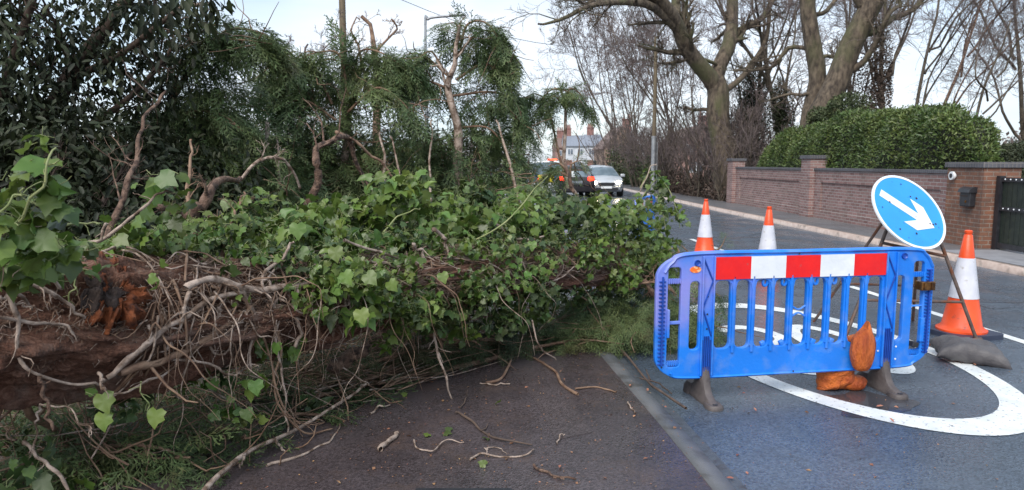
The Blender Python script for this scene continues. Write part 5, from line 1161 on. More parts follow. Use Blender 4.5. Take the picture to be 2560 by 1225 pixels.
# ------------------------------------------------------------------ ivy: stems and leaves
def leafset(rg, c, rad, n, size, up=(0, -.35, .8), spread=.75, ax=(0, -.2, -.6)):
    p, d = clump(rg, c, rad, n, .5)
    a = nrm(rand_dirs(rg, n)*.8+np.array(ax)); u = nrm(rand_dirs(rg, n)*spread+np.array(up)+d*.35)
    return p, a, u, size*rg.uniform(.45, 1.25, n)
def ivy(name, label, stems, clumps, seed, thin=()):
    rg = rng_(seed); b0 = P(*clumps[0][0]); e = empty(name, (b0[0], b0[1], 0), label=label, cat='ivy'); o = np.array(e.location)
    for i, (pts, a, c, m_) in enumerate(stems):
        q, rr = path_tube([P(*p) if len(p) == 3 else P(p[0], p[1], tdep(p[0], .055)) for p in pts], a, c, 30, .005, rng_(seed*10+i), .2); q = q-o
        g1 = grow(q, rr, rng_(seed*20+i), 4, .22, ang=.9, K=6, rf=.45, wob=.3, up=-.15, tmin=.1, tip=.4)
        tubes('stem', [(q, rr, 8), (g1[0], np.maximum(g1[1], .0016), 5)], MAT[m_], e)
    by = {}
    pet = []
    for (c, rad, n, size, m_) in clumps:
        p, a, u, s = leafset(rg, P(*c), rad, n, size)
        by.setdefault(m_, []).append((p, a, u, s))
        q = P(*c); base_ = p-a*(s[:, None]*rg.uniform(.4, .9, (n, 1)))-u*(s[:, None]*.3); k = max(1, n)
        mid_ = (base_+p)/2+rg.normal(0, .008, (n, 3)); pet.append(np.stack([base_, mid_, p+u*0], 1))
    for m_, L_ in by.items():
        p, a, u, s = [np.concatenate([x[i] for x in L_]) for i in range(4)]
        ivy_leaves('leaves', p-o, a, u, s, MAT[m_], e)
    pet = np.concatenate(pet)-o
    tubes('leaf_stalks', [(pet, np.full((len(pet), 3), .0016), 3)], MAT['greenst'], e)
    return e, o
# ivy close on the left
ivy('ivy_plant', 'large pale green ivy leaves on shoots at the left edge nearest the camera',
 [([(70, 760, 2.72), (20, 700, 2.5), (-10, 630, 2.35), (30, 560, 2.3)], .007, .005, 'vine'), ([(150, 720, 2.8), (110, 660, 2.6), (60, 610, 2.4), (20, 540, 2.3)], .006, .004, 'vine'),
  ([(-60, 640, 2.35), (20, 590, 2.3), (70, 520, 2.25), (110, 430, 2.25), (140, 370, 2.3)], .006, .003, 'greenst'),
  ([(60, 640, 2.5), (140, 570, 2.5), (215, 555, 2.6), (240, 560, 2.6)], .005, .003, 'greenst'),
  ([(20, 500, 2.3), (60, 450, 2.3), (100, 415, 2.3), (150, 400, 2.3)], .004, .002, 'greenst'),
  ([(-20, 560, 2.2), (20, 520, 2.2), (60, 470, 2.2)], .005, .003, 'greenst')],
 [((30, 560, 2.3), (.14, .10, .09), 18, .088, 'ivylt'), ((70, 620, 2.4), (.18, .12, .07), 28, .085, 'ivylt'), ((20, 480, 2.3), (.10, .1, .07), 9, .085, 'ivylt'), ((95, 420, 2.3), (.08, .08, .08), 9, .085, 'ivy'),
  ((135, 480, 2.35), (.06, .06, .07), 7, .09, 'ivylt'), ((110, 520, 2.4), (.09, .08, .06), 8, .10, 'ivy'), ((160, 610, 2.6), (.16, .1, .06), 14, .10, 'ivy'), ((40, 670, 2.5), (.2, .1, .05), 20, .11, 'ivy'), ((90, 350, 2.4), (.05, .05, .04), 4, .07, 'ivylt')], 300)
# ivy on and over the near half of the trunk, with its bare twisting stems
V = 'vine'
ST1 = [
 ([(-60, 712), (0, 718), (90, 715), (140, 740), (175, 770), (212, 795)], .010, .006, V),
 ([(20, 735), (45, 790), (48, 860), (60, 910), (110, 940), (180, 965), (245, 962)], .009, .006, V),
 ([(-40, 790), (0, 792), (70, 808), (120, 812), (160, 812), (182, 836)], .009, .005, V),
 ([(0, 740), (40, 755), (80, 775)], .005, .003, V),
 ([(465, 720), (510, 705), (560, 702), (600, 715), (660, 722), (720, 716), (782, 708)], .018, .014, V),
 ([(268, 945), (310, 900), (360, 860), (420, 815), (460, 795), (510, 760), (560, 740), (640, 730), (700, 722), (770, 712)], .016, .011, V),
 ([(298, 932), (350, 910), (400, 905), (440, 890), (500, 855), (560, 825), (640, 790), (760, 770), (830, 765)], .020, .012, 'vinebr'),
 ([(745, 725), (728, 752), (738, 790), (748, 830), (738, 866)], .014, .009, V),
 ([(690, 770), (660, 700), (700, 655), (720, 620), (735, 605)], .010, .006, V),
 ([(480, 730), (460, 770), (455, 800), (430, 840), (412, 875)], .010, .008, V),
 ([(540, 745), (515, 790), (520, 850), (540, 885), (570, 880), (582, 850)], .007, .005, V),
 ([(600, 712), (630, 780), (640, 830), (620, 890), (625, 930)], .010, .006, V),
 ([(545, 770), (550, 800), (552, 845)], .010, .006, V),
 ([(560, 705), (600, 740), (650, 820), (680, 900), (690, 960), (720, 1040), (750, 1060)], .007, .005, 'vinebr'),
 ([(680, 740), (690, 830), (700, 880), (685, 950), (700, 1010), (760, 1080), (830, 1072)], .008, .005, 'vinebr'),
 ([(700, 790), (690, 850), (700, 930), (715, 985), (720, 1080)], .008, .005, V),
 ([(670, 700), (690, 760), (650, 800), (560, 800)], .008, .005, V),
 ([(780, 712), (850, 740), (900, 700), (960, 640)], .009, .006, V),
 ([(800, 640), (870, 650), (940, 655), (1000, 665)], .009, .007, V),
 ([(990, 720), (1040, 690), (1080, 675), (1180, 678)], .016, .010, V),
 ([(1030, 610), (1060, 640), (1085, 675)], .010, .008, V),
 ([(860, 600), (950, 630), (1020, 650), (1080, 672)], .009, .006, V),
 ([(1080, 575), (1110, 600), (1120, 640)], .014, .009, V),
 ([(1075, 800, 4.5), (1090, 860, 4.5), (1105, 920, 4.45), (1132, 1000, 4.5)], .009, .006, 'vine'),
 ([(1110, 740), (1140, 780), (1190, 800), (1240, 790)], .009, .005, 'redbr'),
 ([(270, 560), (240, 600), (180, 640)], .006, .004, V),
 ([(215, 612, 3.1), (300, 570, 3.1), (360, 515, 3.1), (400, 480, 3.15), (440, 470, 3.2)], .0075, .004, V),
 ([(178, 640, 2.9), (182, 700, 2.9), (176, 765, 2.9)], .004, .003, 'greenst'),
 ([(440, 900), (420, 930), (360, 955), (300, 985), (240, 1010)], .006, .004, V),
 ([(350, 955, 3.0), (365, 1000, 3.0), (385, 1050, 3.0)], .0028, .0022, 'greenst'),
 ([(430, 900), (500, 905), (560, 930), (600, 930)], .007, .005, V),
 ([(100, 940, 2.75), (112, 1000, 2.75), (130, 1075, 2.75)], .009, .006, 'redbr'),
 ([(100, 1010, 2.8), (160, 1020, 2.8), (190, 1050, 2.8), (230, 1072, 2.8)], .0035, .002, 'vine'),
 ([(245, 930, 2.9), (262, 975, 2.85)], .008, .006, V),
 ([(370, 815), (380, 840), (393, 855)], .007, .004, V),
 ([(60, 1100, 2.9), (85, 1130, 2.9), (130, 1170, 2.9), (180, 1240, 2.9)], .009, .007, V),
 ([(100, 1010, 2.9), (90, 1060, 2.9), (85, 1120, 2.9)], .005, .004, V),
]
i1, io = ivy('ivy_plant', 'ivy with twisted bare stems hanging over the front of the thick trunk', ST1,
 [((300, 615, 3.5), (.28, .12, .05), 80, .060, 'ivy'), ((420, 590, 3.7), (.3, .2, .10), 120, .062, 'ivy'), ((560, 580, 4.0), (.3, .2, .13), 190, .060, 'ivy'), ((560, 610, 3.9), (.3, .12, .06), 70, .05, 'ivydk'), ((700, 580, 4.2), (.3, .2, .13), 210, .062, 'ivy'), ((640, 640, 3.7), (.3, .1, .04), 45, .05, 'ivy'),
  ((740, 560, 4.1), (.15, .15, .10), 40, .09, 'ivylt'), ((640, 510, 4.4), (.22, .2, .12), 70, .075, 'ivy'), ((400, 470, 3.2), (.12, .1, .1), 12, .085, 'ivylt'), ((425, 520, 3.3), (.1, .1, .1), 12, .08, 'ivy'), ((340, 560, 3.4), (.2, .1, .08), 22, .08, 'ivy'),
  ((100, 665, 2.9), (.3, .12, .03), 40, .07, 'ivy'), ((390, 700, 3.05), (.02, .02, .02), 2, .06, 'ivylt'), ((560, 665, 3.5), (.05, .03, .03), 4, .07, 'ivydk'),
  ((815, 680, 3.85), (.13, .10, .16), 90, .066, 'ivy'), ((880, 690, 3.85), (.15, .10, .13), 75, .072, 'ivylt'), ((940, 730, 4.0), (.14, .10, .16), 95, .068, 'ivy'), ((900, 780, 3.9), (.07, .06, .10), 12, .10, 'ivylt'), ((830, 780, 3.9), (.12, .08, .10), 22, .08, 'ivydk'),
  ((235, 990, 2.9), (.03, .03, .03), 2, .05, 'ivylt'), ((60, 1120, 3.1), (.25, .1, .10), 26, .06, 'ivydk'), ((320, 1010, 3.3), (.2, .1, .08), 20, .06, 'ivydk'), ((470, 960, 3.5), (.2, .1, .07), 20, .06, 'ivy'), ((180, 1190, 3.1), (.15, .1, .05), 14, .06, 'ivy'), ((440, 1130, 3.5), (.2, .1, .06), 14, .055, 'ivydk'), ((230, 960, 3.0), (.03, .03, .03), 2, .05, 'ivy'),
  ((640, 960, 3.6), (.06, .06, .08), 9, .08, 'ivylt'), ((560, 1020, 3.6), (.13, .06, .05), 10, .07, 'ivylt'), ((620, 1040, 3.6), (.1, .06, .04), 9, .07, 'ivy'), ((560, 935, 3.6), (.05, .05, .06), 6, .08, 'ivydk'), ((660, 880, 3.7), (.1, .06, .1), 14, .075, 'ivy'), ((730, 870, 3.8), (.1, .06, .1), 14, .07, 'ivy'), ((600, 740, 3.5), (.07, .05, .05), 5, .05, 'ivylt'), ((60, 1190, 2.9), (.12, .1, .05), 8, .08, 'ivydk'), ((780, 1000, 4.2), (.15, .1, .1), 20, .07, 'ivydk')], 301)
hero = [(262, 1012, 2.85, .095, 20), (258, 1062, 2.85, .085, 5), (386, 1052, 2.92, .090, -8), (545, 1045, 3.5, .07, 60), (620, 1045, 3.5, .075, 20), (640, 975, 3.5, .085, 10), (565, 1010, 3.5, .05, -40), (905, 795, 3.75, .095, 15), (805, 790, 3.75, .08, 0), (985, 720, 3.9, .08, 40), (870, 700, 3.65, .085, 30), (930, 700, 3.7, .09, 45), (395, 700, 3.0, .055, 80), (690, 880, 3.6, .07, 0), (650, 870, 3.6, .06, 20), (745, 580, 3.9, .10, 5), (310, 605, 3.3, .08, 60), (420, 665, 3.3, .05, 70), (840, 640, 3.7, .09, 10), (1165, 625, 4.7, .09, 5), (1110, 700, 4.4, .08, 20), (1330, 620, 5.2, .08, 0), (760, 640, 3.8, .085, 30), (30, 1180, 2.8, .05, 0), (80, 1195, 2.85, .055, 30)]
hp = np.array([P(a, b_, c) for a, b_, c, _, _ in hero]); ha = np.array([nrm(np.array([math.sin(R(g_)), -.25, -math.cos(R(g_))])) for *_, g_ in hero]); rgh = rng_(999)
link('leaves', scatter_mesh('leaves', *IVY, hp-io-ha*.05, ha, nrm(np.array([0, -.9, .45])+rgh.normal(0, .25, (len(hero), 3))), np.array([q[3] for q in hero])), MAT['ivylt'], i1)
# ivy over the far half
ST2 = [([(1300, 640), (1360, 690), (1420, 720), (1480, 760)], .010, .005, 'vinebr'), ([(1330, 800, 5.0), (1345, 860, 5.0), (1390, 900, 5.2)], .006, .005, V), ([(1240, 560, 5.2), (1300, 600, 5.3), (1360, 590, 5.4)], .010, .006, V), ([(1180, 600, 5), (1260, 560, 5), (1330, 480, 5.2), (1370, 440, 5.2)], .006, .004, 'greenst'),
       ([(1430, 480, 6), (1424, 440, 6), (1412, 400, 6.2)], .018, .012, 'redbr'), ([(960, 580, 4.6), (1000, 540, 4.7), (1050, 520, 4.8)], .006, .004, 'greenst'), ([(1600, 480, 7), (1625, 420, 7), (1640, 410, 7)], .006, .004, V)]
C2 = []
rr_ = rng_(77)
for k in range(50):                    # a continuous coat whose thickness and leaf size change along the trunk
    t_ = .46+.54*(k+rr_.random())/46; phs = rr_.uniform(-25, 120); pp, n_ = tsurf(np.array([t_]), np.array([phs]), .06)
    C2.append((None, pp[0], (.22, .14, .15), 95, .054, ['ivy', 'ivy', 'ivylt', 'ivydk'][rr_.integers(0, 4)]))
e2 = empty('ivy_plant', (1.0, 5.6, 0), label='dense bushy ivy smothering the far half of the fallen trunk', cat='ivy'); o2 = np.array(e2.location)
for i, (pts, a, c, m_) in enumerate(ST2): pth(pts, a, c, MAT[m_], 'stem', e2, o2, seed=3100+i)
extra = [((1480, 690, 6.0), (.2, .12, .12), 70, .055, 'ivyyl'), ((1560, 670, 6.3), (.2, .14, .12), 80, .05, 'ivyyl'), ((1620, 640, 6.6), (.12, .12, .1), 40, .05, 'ivyyl'), ((1330, 640, 5.3), (.25, .1, .05), 22, .05, 'ivyyl'), ((900, 530, 4.8), (.28, .2, .14), 150, .085), ((990, 480, 4.9), (.22, .2, .18), 120, .09), ((1040, 450, 5.1), (.12, .15, .10), 30, .10), ((1100, 540, 5.1), (.3, .25, .18), 190, .08), ((1200, 560, 5.3), (.3, .25, .16), 190, .08), ((1170, 490, 5.5), (.25, .2, .16), 110, .08),
 ((1300, 540, 5.6), (.32, .3, .20), 220, .075), ((1400, 540, 5.9), (.32, .3, .22), 240, .075), ((1500, 550, 6.2), (.32, .3, .26), 260, .072), ((1590, 560, 6.5), (.28, .3, .30), 240, .07), ((1605, 520, 6.8), (.26, .3, .12), 100, .065), ((1645, 490, 6.9), (.12, .2, .12), 40, .06), ((1300, 490, 6), (.3, .25, .10), 80, .075), ((1400, 500, 6.2), (.25, .25, .08), 60, .07), ((1500, 525, 6.5), (.3, .25, .08), 80, .065),
 ((1020, 800, 4.35), (.14, .08, .10), 55, .066), ((960, 850, 4.3), (.10, .08, .07), 22, .06), ((1150, 830, 4.8), (.16, .1, .10), 60, .06), ((1250, 800, 5.0), (.2, .12, .12), 90, .058), ((1350, 740, 5.3), (.2, .12, .14), 110, .058), ((1460, 740, 5.9), (.22, .14, .12), 90, .055), ((1560, 720, 6.3), (.2, .14, .12), 70, .052), ((1050, 740, 4.45), (.16, .1, .16), 100, .07), ((1120, 780, 4.6), (.15, .1, .12), 50, .078), ((1200, 740, 4.8), (.2, .1, .16), 90, .075), ((1300, 720, 5.2), (.24, .12, .18), 120, .072), ((1280, 790, 5.1), (.14, .1, .12), 50, .07), ((1400, 700, 5.7), (.24, .14, .2), 120, .07), ((1080, 820, 4.5), (.10, .08, .08), 20, .07), ((1350, 780, 5.5), (.12, .1, .1), 40, .065),
 ((1500, 680, 6.2), (.2, .15, .14), 90, .065), ((1590, 640, 6.6), (.18, .2, .16), 90, .065), ((980, 600, 4.5), (.2, .15, .08), 70, .08), ((800, 540, 4.7), (.28, .2, .14), 130, .085), ((860, 590, 4.3), (.22, .15, .08), 70, .08)]
for c, rad, n, s, *mm_ in extra: C2.append((1, P(*c), rad, n, s, mm_[0] if mm_ else ['ivy', 'ivy', 'ivylt', 'ivydk'][rr_.integers(0, 4)]))
by = {}; rg = rng_(310)
for _, c, rad, n, s, m_ in C2: by.setdefault(m_, []).append(leafset(rg, c, rad, n, s))
allp = []
for m_, L_ in by.items():
    p, a, u, s = [np.concatenate([x[i] for x in L_]) for i in range(4)]; allp.append((p, a, u, s))
    ivy_leaves('leaves', p-o2, a, u, s, MAT[m_], e2)
p, a, u, s = [np.concatenate([x[i] for x in allp]) for i in range(4)]; bs = p-a*(s[:, None]*.8)-u*(s[:, None]*.3)
tubes('leaf_stalks', [(np.stack([bs, (bs+p)/2+rg.normal(0, .008, p.shape), p], 1)-o2, np.full((len(p), 3), .0016), 3)], MAT['greenst'], e2)
# the tangle of thin stems that creeps over and hangs from the trunk
rt = rng_(350); M_ = 150; t0 = .28+.56*rt.random(M_)**.9; ph0 = rt.uniform(0, 105, M_); t_, p_, of = t0.copy(), ph0.copy(), rt.uniform(.012, .07, M_); dt, dp = rt.choice([-1, 1], M_)*rt.uniform(.004, .012, M_), rt.normal(-4, 9, M_); st = []
for k in range(12):
    st.append(tsurf(np.clip(t_, 0, 1), p_, of+.02*np.sin(k*.9+t0*90))[0]); dt = dt*.93+rt.normal(0, .0035, M_); dp = dp*.85+rt.normal(0, 8, M_); t_ = t_+dt; p_ = p_+dp
q = np.stack(st, 1); sm = [smooth_path(a, 26) for a in q]; q = np.stack(sm)-io; rr = np.linspace(1, .3, 26)[None]*rt.uniform(.0022, .0075, (M_, 1))*(1+.12*rt.normal(size=(M_, 26)))
tubes('tangled_stems', [(q[:60], rr[:60], 6)], MAT['vine'], i1); tubes('tangled_stems', [(q[60:], rr[60:], 6)], MAT['vinebr'], i1)
M_ = 80; t0 = rt.uniform(.26, .80, M_); p0_ = tsurf(t0, rt.uniform(-5, 45, M_), rt.uniform(.02, .06, M_))[0]; d = nrm(np.stack([rt.normal(0, .5, M_), -.5*np.ones(M_)+rt.normal(0, .2, M_), rt.normal(-.2, .3, M_)], 1)); st = [p0_]; p = p0_; ln = rt.uniform(.25, .85, M_)
for k in range(9): d = nrm(d+rt.normal(0, .28, d.shape)+np.array([0, .10, -.30])); p = p+d*(ln/9)[:, None]; p[:, 2] = np.maximum(p[:, 2], .07); st.append(p)
q = np.stack([smooth_path(a, 24) for a in np.stack(st, 1)])-io; rr = np.linspace(1, .25, 24)[None]*rt.uniform(.002, .0055, (M_, 1))
tubes('hanging_stems', [(q[:35], rr[:35], 6)], MAT['vine'], i1); tubes('hanging_stems', [(q[35:], rr[35:], 6)], MAT['vinebr'], i1)
# shoots that hang over the road at the far end
rg = rng_(320); e3 = empty('ivy_plant', (1.6, 6.9, 0), label='loose ivy shoots hanging over the road just left of the traffic cones', cat='ivy'); o3 = np.array(e3.location)
A_, B_, C_, D_ = [], [], [], []
for i, pts in enumerate([[(1600, 500, 6.9), (1640, 450, 6.9), (1670, 470, 6.9), (1690, 520, 6.8), (1700, 570, 6.8)], [(1610, 520, 6.9), (1650, 520, 6.9), (1665, 580, 6.8), (1672, 660, 6.8)], [(1600, 560, 6.9), (1640, 570, 6.9), (1650, 630, 6.8), (1645, 690, 6.7)], [(1600, 470, 7), (1625, 430, 7), (1650, 440, 7), (1662, 480, 7)], [(1640, 600, 6.8), (1680, 600, 6.8), (1695, 612, 6.8)], [(1650, 530, 6.9), (1690, 530, 6.9), (1705, 545, 6.9)]]):
    q = smooth_path([P(*p) for p in pts], 30); tubes('stem', [((q-o3)[None], np.linspace(.006, .003, 30)[None], 6)], MAT['greenst'], e3)
    k = 34; idx = rg.integers(4, 30, k); pp = q[idx]+rg.normal(0, .035, (k, 3)); A_.append(pp); B_.append(nrm(rand_dirs(rg, k)*.8+np.array([0, 0, -.6]))); C_.append(nrm(rand_dirs(rg, k)*.7+np.array([0, -.5, .6]))); D_.append(rg.uniform(.03, .065, k))
link('leaves', scatter_mesh('leaves', *IVY, np.vstack(A_)-o3, np.vstack(B_), np.vstack(C_), np.concatenate(D_)), MAT['ivy'], e3)

# ------------------------------------------------------------------ conifers torn down behind and around the trunk
def conifer(name, label, trunks, boughs, blobs, seed, m='cyp', size=.36, dens=48, tmpl=None, cat='conifer', dead=0, droop=.55, tm='vine'):
    rg = rng_(seed); tmpl = tmpl or SPR; b0 = P(*((trunks or boughs)[0][0][0])); e = empty(name, (b0[0], b0[1], 0), label=label, cat=cat); o = np.array(e.location)
    for i, (pts, a, c) in enumerate(trunks):
        q, rr = path_tube([P(*p) for p in pts], a, c, 26, .008, rg, .05); tubes('trunk' if i == 0 else 'branch', [(q-o, rr, 10)], MAT[tm], e)
    Pp, A, U, Sz = [], [], [], []
    bl = []
    for pts, w in boughs:
        q = smooth_path([P(*p) for p in pts], 26); L_ = np.linalg.norm(np.diff(q, axis=0), axis=1).sum(); k = int(L_*dens*(1+w*2))
        bl.append((q-o, np.linspace(.016, .004, 26)))
        u = rg.uniform(.12, 1, k)**.8*25; i = np.minimum(u.astype(int), 24); p = q[i]+(q[i+1]-q[i])*(u-i)[:, None]; t_ = nrm(q[i+1]-q[i])
        sd = rand_dirs(rg, k); d = nrm(t_*.75+sd*.7+np.array([0, 0, -droop])); Pp.append(p+sd*w*.35*rg.random((k, 1))); A.append(d); U.append(nrm(np.array([0, 0, 1])+rand_dirs(rg, k)*.5)); Sz.append(size*rg.uniform(.55, 1.15, k))
    for (c, rad, k) in blobs:
        c = P(*c); p, d = clump(rg, c, rad, k, .45); lm = blob_lump(d, rg, .3)[:, None]; p = c+(p-c)*lm
        Pp.append(p); A.append(nrm(d*np.array([.8, .8, .5])+rand_dirs(rg, k)*.45+np.array([0, 0, -droop]))); U.append(nrm(np.array([0, 0, 1])+rand_dirs(rg, k)*.6)); Sz.append(size*rg.uniform(.5, 1.1, k))
    Pp, A, U, Sz = np.vstack(Pp), np.vstack(A), np.vstack(U), np.concatenate(Sz)
    link('foliage', scatter_mesh('foliage', *tmpl, Pp-o, A, U, Sz), MAT[m], e)
    g = []
    if bl: g.append((np.stack([x for x, _ in bl]), np.stack([y for _, y in bl]), 6))
    if dead:
        c0 = Pp[rg.integers(0, len(Pp), dead)]; dd = nrm(rand_dirs(rg, dead)+np.array([0, 0, -.2])); ln = rg.uniform(.15, .7, dead); st = [c0]; p = c0
        for k in range(5): dd = nrm(dd+rg.normal(0, .22, dd.shape)); p = p+dd*(ln/5)[:, None]; st.append(p)
        q = np.stack(st, 1)-o; g.append((q, np.linspace(.006, .002, 6)[None]*rg.uniform(.5, 1.4, (dead, 1)), 4))
    if g: tubes('twigs', g, MAT['vinebr'], e)
    return e
conifer('conifer', 'drooping conifer bough arching right out of the dark evergreen at upper left',
 [([(330, 520, 6.6), (380, 400, 6.6), (430, 260, 6.6), (490, 150, 6.6)], .05, .02)],
 [([(430, 260, 6.5), (500, 130, 6.4), (580, 75, 6.3), (650, 85, 6.2), (700, 120, 6.2), (715, 150, 6.2)], .13), ([(480, 180, 6.5), (560, 80, 6.3), (640, 78, 6.2), (690, 105, 6.2)], .10), ([(430, 240, 6.4), (520, 110, 6.2), (600, 100, 6.0), (680, 110, 6.0)], .2), ([(400, 330, 6.4), (480, 280, 6.2), (560, 290, 6.1), (620, 340, 6.1)], .25), ([(430, 240, 6.4), (470, 110, 6.2), (540, 60, 6.0)], .2)],
 [((500, 240, 6.6), (.45, .4, .28), 170), ((450, 330, 6.5), (.5, .4, .3), 170), ((530, 130, 6.4), (.26, .3, .14), 90), ((560, 230, 6.4), (.3, .3, .16), 90), ((540, 330, 6.6), (.4, .4, .25), 170), ((600, 420, 6.4), (.5, .4, .3), 150)], 401, size=.30, dead=60)
conifer('conifer', 'wide flat topped conifer in front of the telegraph pole',
 [([(870, 520, 8), (868, 380, 8), (880, 260, 8), (900, 170, 8)], .05, .03)],
 [([(820, 300, 7.6), (740, 200, 7.5), (690, 190, 7.4), (660, 240, 7.4)], .18), ([(830, 260, 7.6), (780, 160, 7.5), (720, 150, 7.4), (650, 200, 7.3)], .2), ([(870, 240, 7.6), (850, 140, 7.5), (800, 130, 7.4), (740, 150, 7.4)], .2), ([(890, 240, 7.7), (940, 150, 7.7), (1010, 160, 7.7), (1060, 215, 7.7)], .25), ([(880, 220, 7.7), (900, 130, 7.7), (960, 135, 7.6), (1020, 180, 7.6)], .2), ([(880, 220, 7.7), (860, 140, 7.7), (880, 125, 7.6)], .2), ([(870, 280, 7.6), (940, 220, 7.4), (1000, 250, 7.3), (1040, 300, 7.3)], .25), ([(840, 300, 7.6), (760, 250, 7.4), (700, 270, 7.3)], .25)],
 [((850, 200, 7.9), (.55, .5, .22), 190), ((750, 225, 7.8), (.4, .4, .18), 110), ((930, 190, 7.9), (.34, .4, .14), 80), ((690, 330, 7.8), (.3, .4, .26), 90), ((800, 300, 7.8), (.5, .4, .25), 150)], 402, size=.33, dead=70)
conifer('conifer', 'tall conifer with a pale crooked bare trunk standing above the ivy',
 [([(1147, 480, 8), (1142, 400, 8), (1146, 330, 8), (1128, 260, 8), (1117, 205, 8), (1135, 160, 8), (1142, 120, 8), (1150, 60, 8)], .062, .016), ([(1125, 240, 8), (1108, 185, 7.9), (1090, 150, 7.9)], .018, .008), ([(1125, 190, 8), (1105, 170, 7.9), (1075, 165, 7.9)], .014, .006), ([(1138, 150, 8), (1165, 110, 7.9), (1180, 85, 7.9)], .012, .006)],
 [([(1150, 120, 8.2), (1170, 60, 8.2), (1220, 60, 8.1), (1262, 130, 8.1), (1272, 180, 8.1)], .22), ([(1150, 100, 8.2), (1140, 60, 8.2), (1110, 60, 8.1)], .18), ([(1140, 140, 8.2), (1200, 80, 8.2), (1250, 90, 8.1), (1275, 150, 8.1)], .2), ([(1140, 200, 8.2), (1210, 160, 8.2), (1265, 200, 8.1), (1290, 270, 8.1)], .22), ([(1130, 240, 8.2), (1230, 230, 8.2), (1290, 260, 8.1), (1310, 320, 8.1)], .2), ([(1120, 190, 8.2), (1060, 140, 8.2), (1010, 140, 8.1), (980, 190, 8.1)], .22), ([(1110, 180, 8.2), (1080, 130, 8.2), (1050, 140, 8.1)], .2), ([(1120, 220, 8.2), (1050, 200, 8.2), (1010, 240, 8.1)], .2), ([(1140, 320, 8.3), (1220, 320, 8.2), (1270, 380, 8.2)], .25)],
 [((1190, 110, 8.4), (.32, .3, .24), 150), ((1225, 150, 8.4), (.24, .3, .2), 90), ((1060, 190, 8.5), (.26, .3, .18), 90), ((1220, 250, 8.5), (.34, .3, .24), 150), ((1230, 330, 8.6), (.3, .3, .2), 90), ((1100, 230, 8.6), (.16, .2, .12), 30)], 403, size=.30, dead=90)
conifer('conifer', 'small umbrella shaped conifer sprig left of the parked cars',
 [([(1420, 470, 9), (1408, 400, 9), (1413, 320, 9), (1412, 245, 9)], .034, .014)],
 [([(1412, 262, 9), (1400, 225, 9), (1370, 230, 9), (1345, 275, 9)], .12), ([(1412, 262, 9), (1425, 222, 9), (1455, 240, 9), (1478, 290, 9)], .12), ([(1412, 255, 9), (1405, 225, 9), (1430, 235, 8.8)], .12), ([(1412, 270, 9), (1440, 245, 8.9), (1465, 270, 8.9)], .12), ([(1412, 270, 9), (1385, 240, 8.9), (1360, 270, 8.9)], .12), ([(1405, 420, 9), (1370, 270, 9.1), (1340, 235, 9), (1300, 250, 9)], .12), ([(1350, 260, 9), (1320, 245, 9), (1290, 290, 9)], .14)],
 [((1410, 245, 9.1), (.18, .2, .08), 46), ((1340, 290, 9.2), (.2, .2, .14), 50), ((1300, 330, 9.3), (.24, .2, .18), 70), ((1315, 400, 9.2), (.28, .3, .26), 120), ((1270, 430, 9), (.25, .3, .3), 90)], 404, size=.24, dead=30)
conifer('conifer', 'low conifer sprays in front of the dark car and white van',
 [([(1440, 500, 7.5), (1430, 460, 7.4), (1425, 430, 7.4)], .02, .012)],
 [([(1425, 440, 7.4), (1400, 410, 7.4), (1370, 415, 7.4)], .15), ([(1425, 440, 7.4), (1430, 410, 7.4), (1455, 400, 7.4)], .15), ([(1420, 440, 7.4), (1390, 430, 7.4), (1350, 450, 7.4)], .15)],
 [((1400, 430, 7.5), (.16, .2, .06), 30), ((1330, 450, 7.6), (.25, .3, .14), 60)], 405, size=.2, dead=12)
conifer('conifer', 'dark heap of broken conifer branches filling the gap behind the trunk',
 [([(600, 600, 6.5), (640, 480, 6.6), (660, 380, 6.8), (665, 300, 7)], .03, .02), ([(955, 560, 7), (960, 440, 7), (950, 330, 7.2)], .02, .01), ([(1020, 560, 7), (1000, 440, 7.2), (975, 340, 7.4)], .016, .008), ([(700, 500, 6.4), (698, 420, 6.4), (690, 340, 6.6)], .014, .008), ([(1300, 520, 7.6), (1270, 400, 7.8), (1240, 300, 8)], .02, .01), ([(1080, 560, 7), (1075, 420, 7.2), (1078, 300, 7.4)], .014, .008)],
 [], [((640, 480, 7.2), (.7, .5, .5), 330), ((780, 460, 7.8), (.8, .5, .6), 360), ((920, 430, 8), (.8, .5, .5), 330), ((1060, 430, 8.2), (.8, .5, .6), 360), ((1180, 450, 8.3), (.6, .5, .5), 260), ((480, 430, 7), (.7, .5, .5), 300), ((560, 540, 6), (.6, .4, .35), 230), ((1240, 520, 8), (.6, .5, .3), 180), ((880, 370, 8.2), (.7, .4, .28), 130), ((1060, 350, 8.4), (.6, .4, .26), 110), ((720, 400, 7.8), (.6, .4, .3), 130)], 406, m='cyp', size=.34, dead=420)
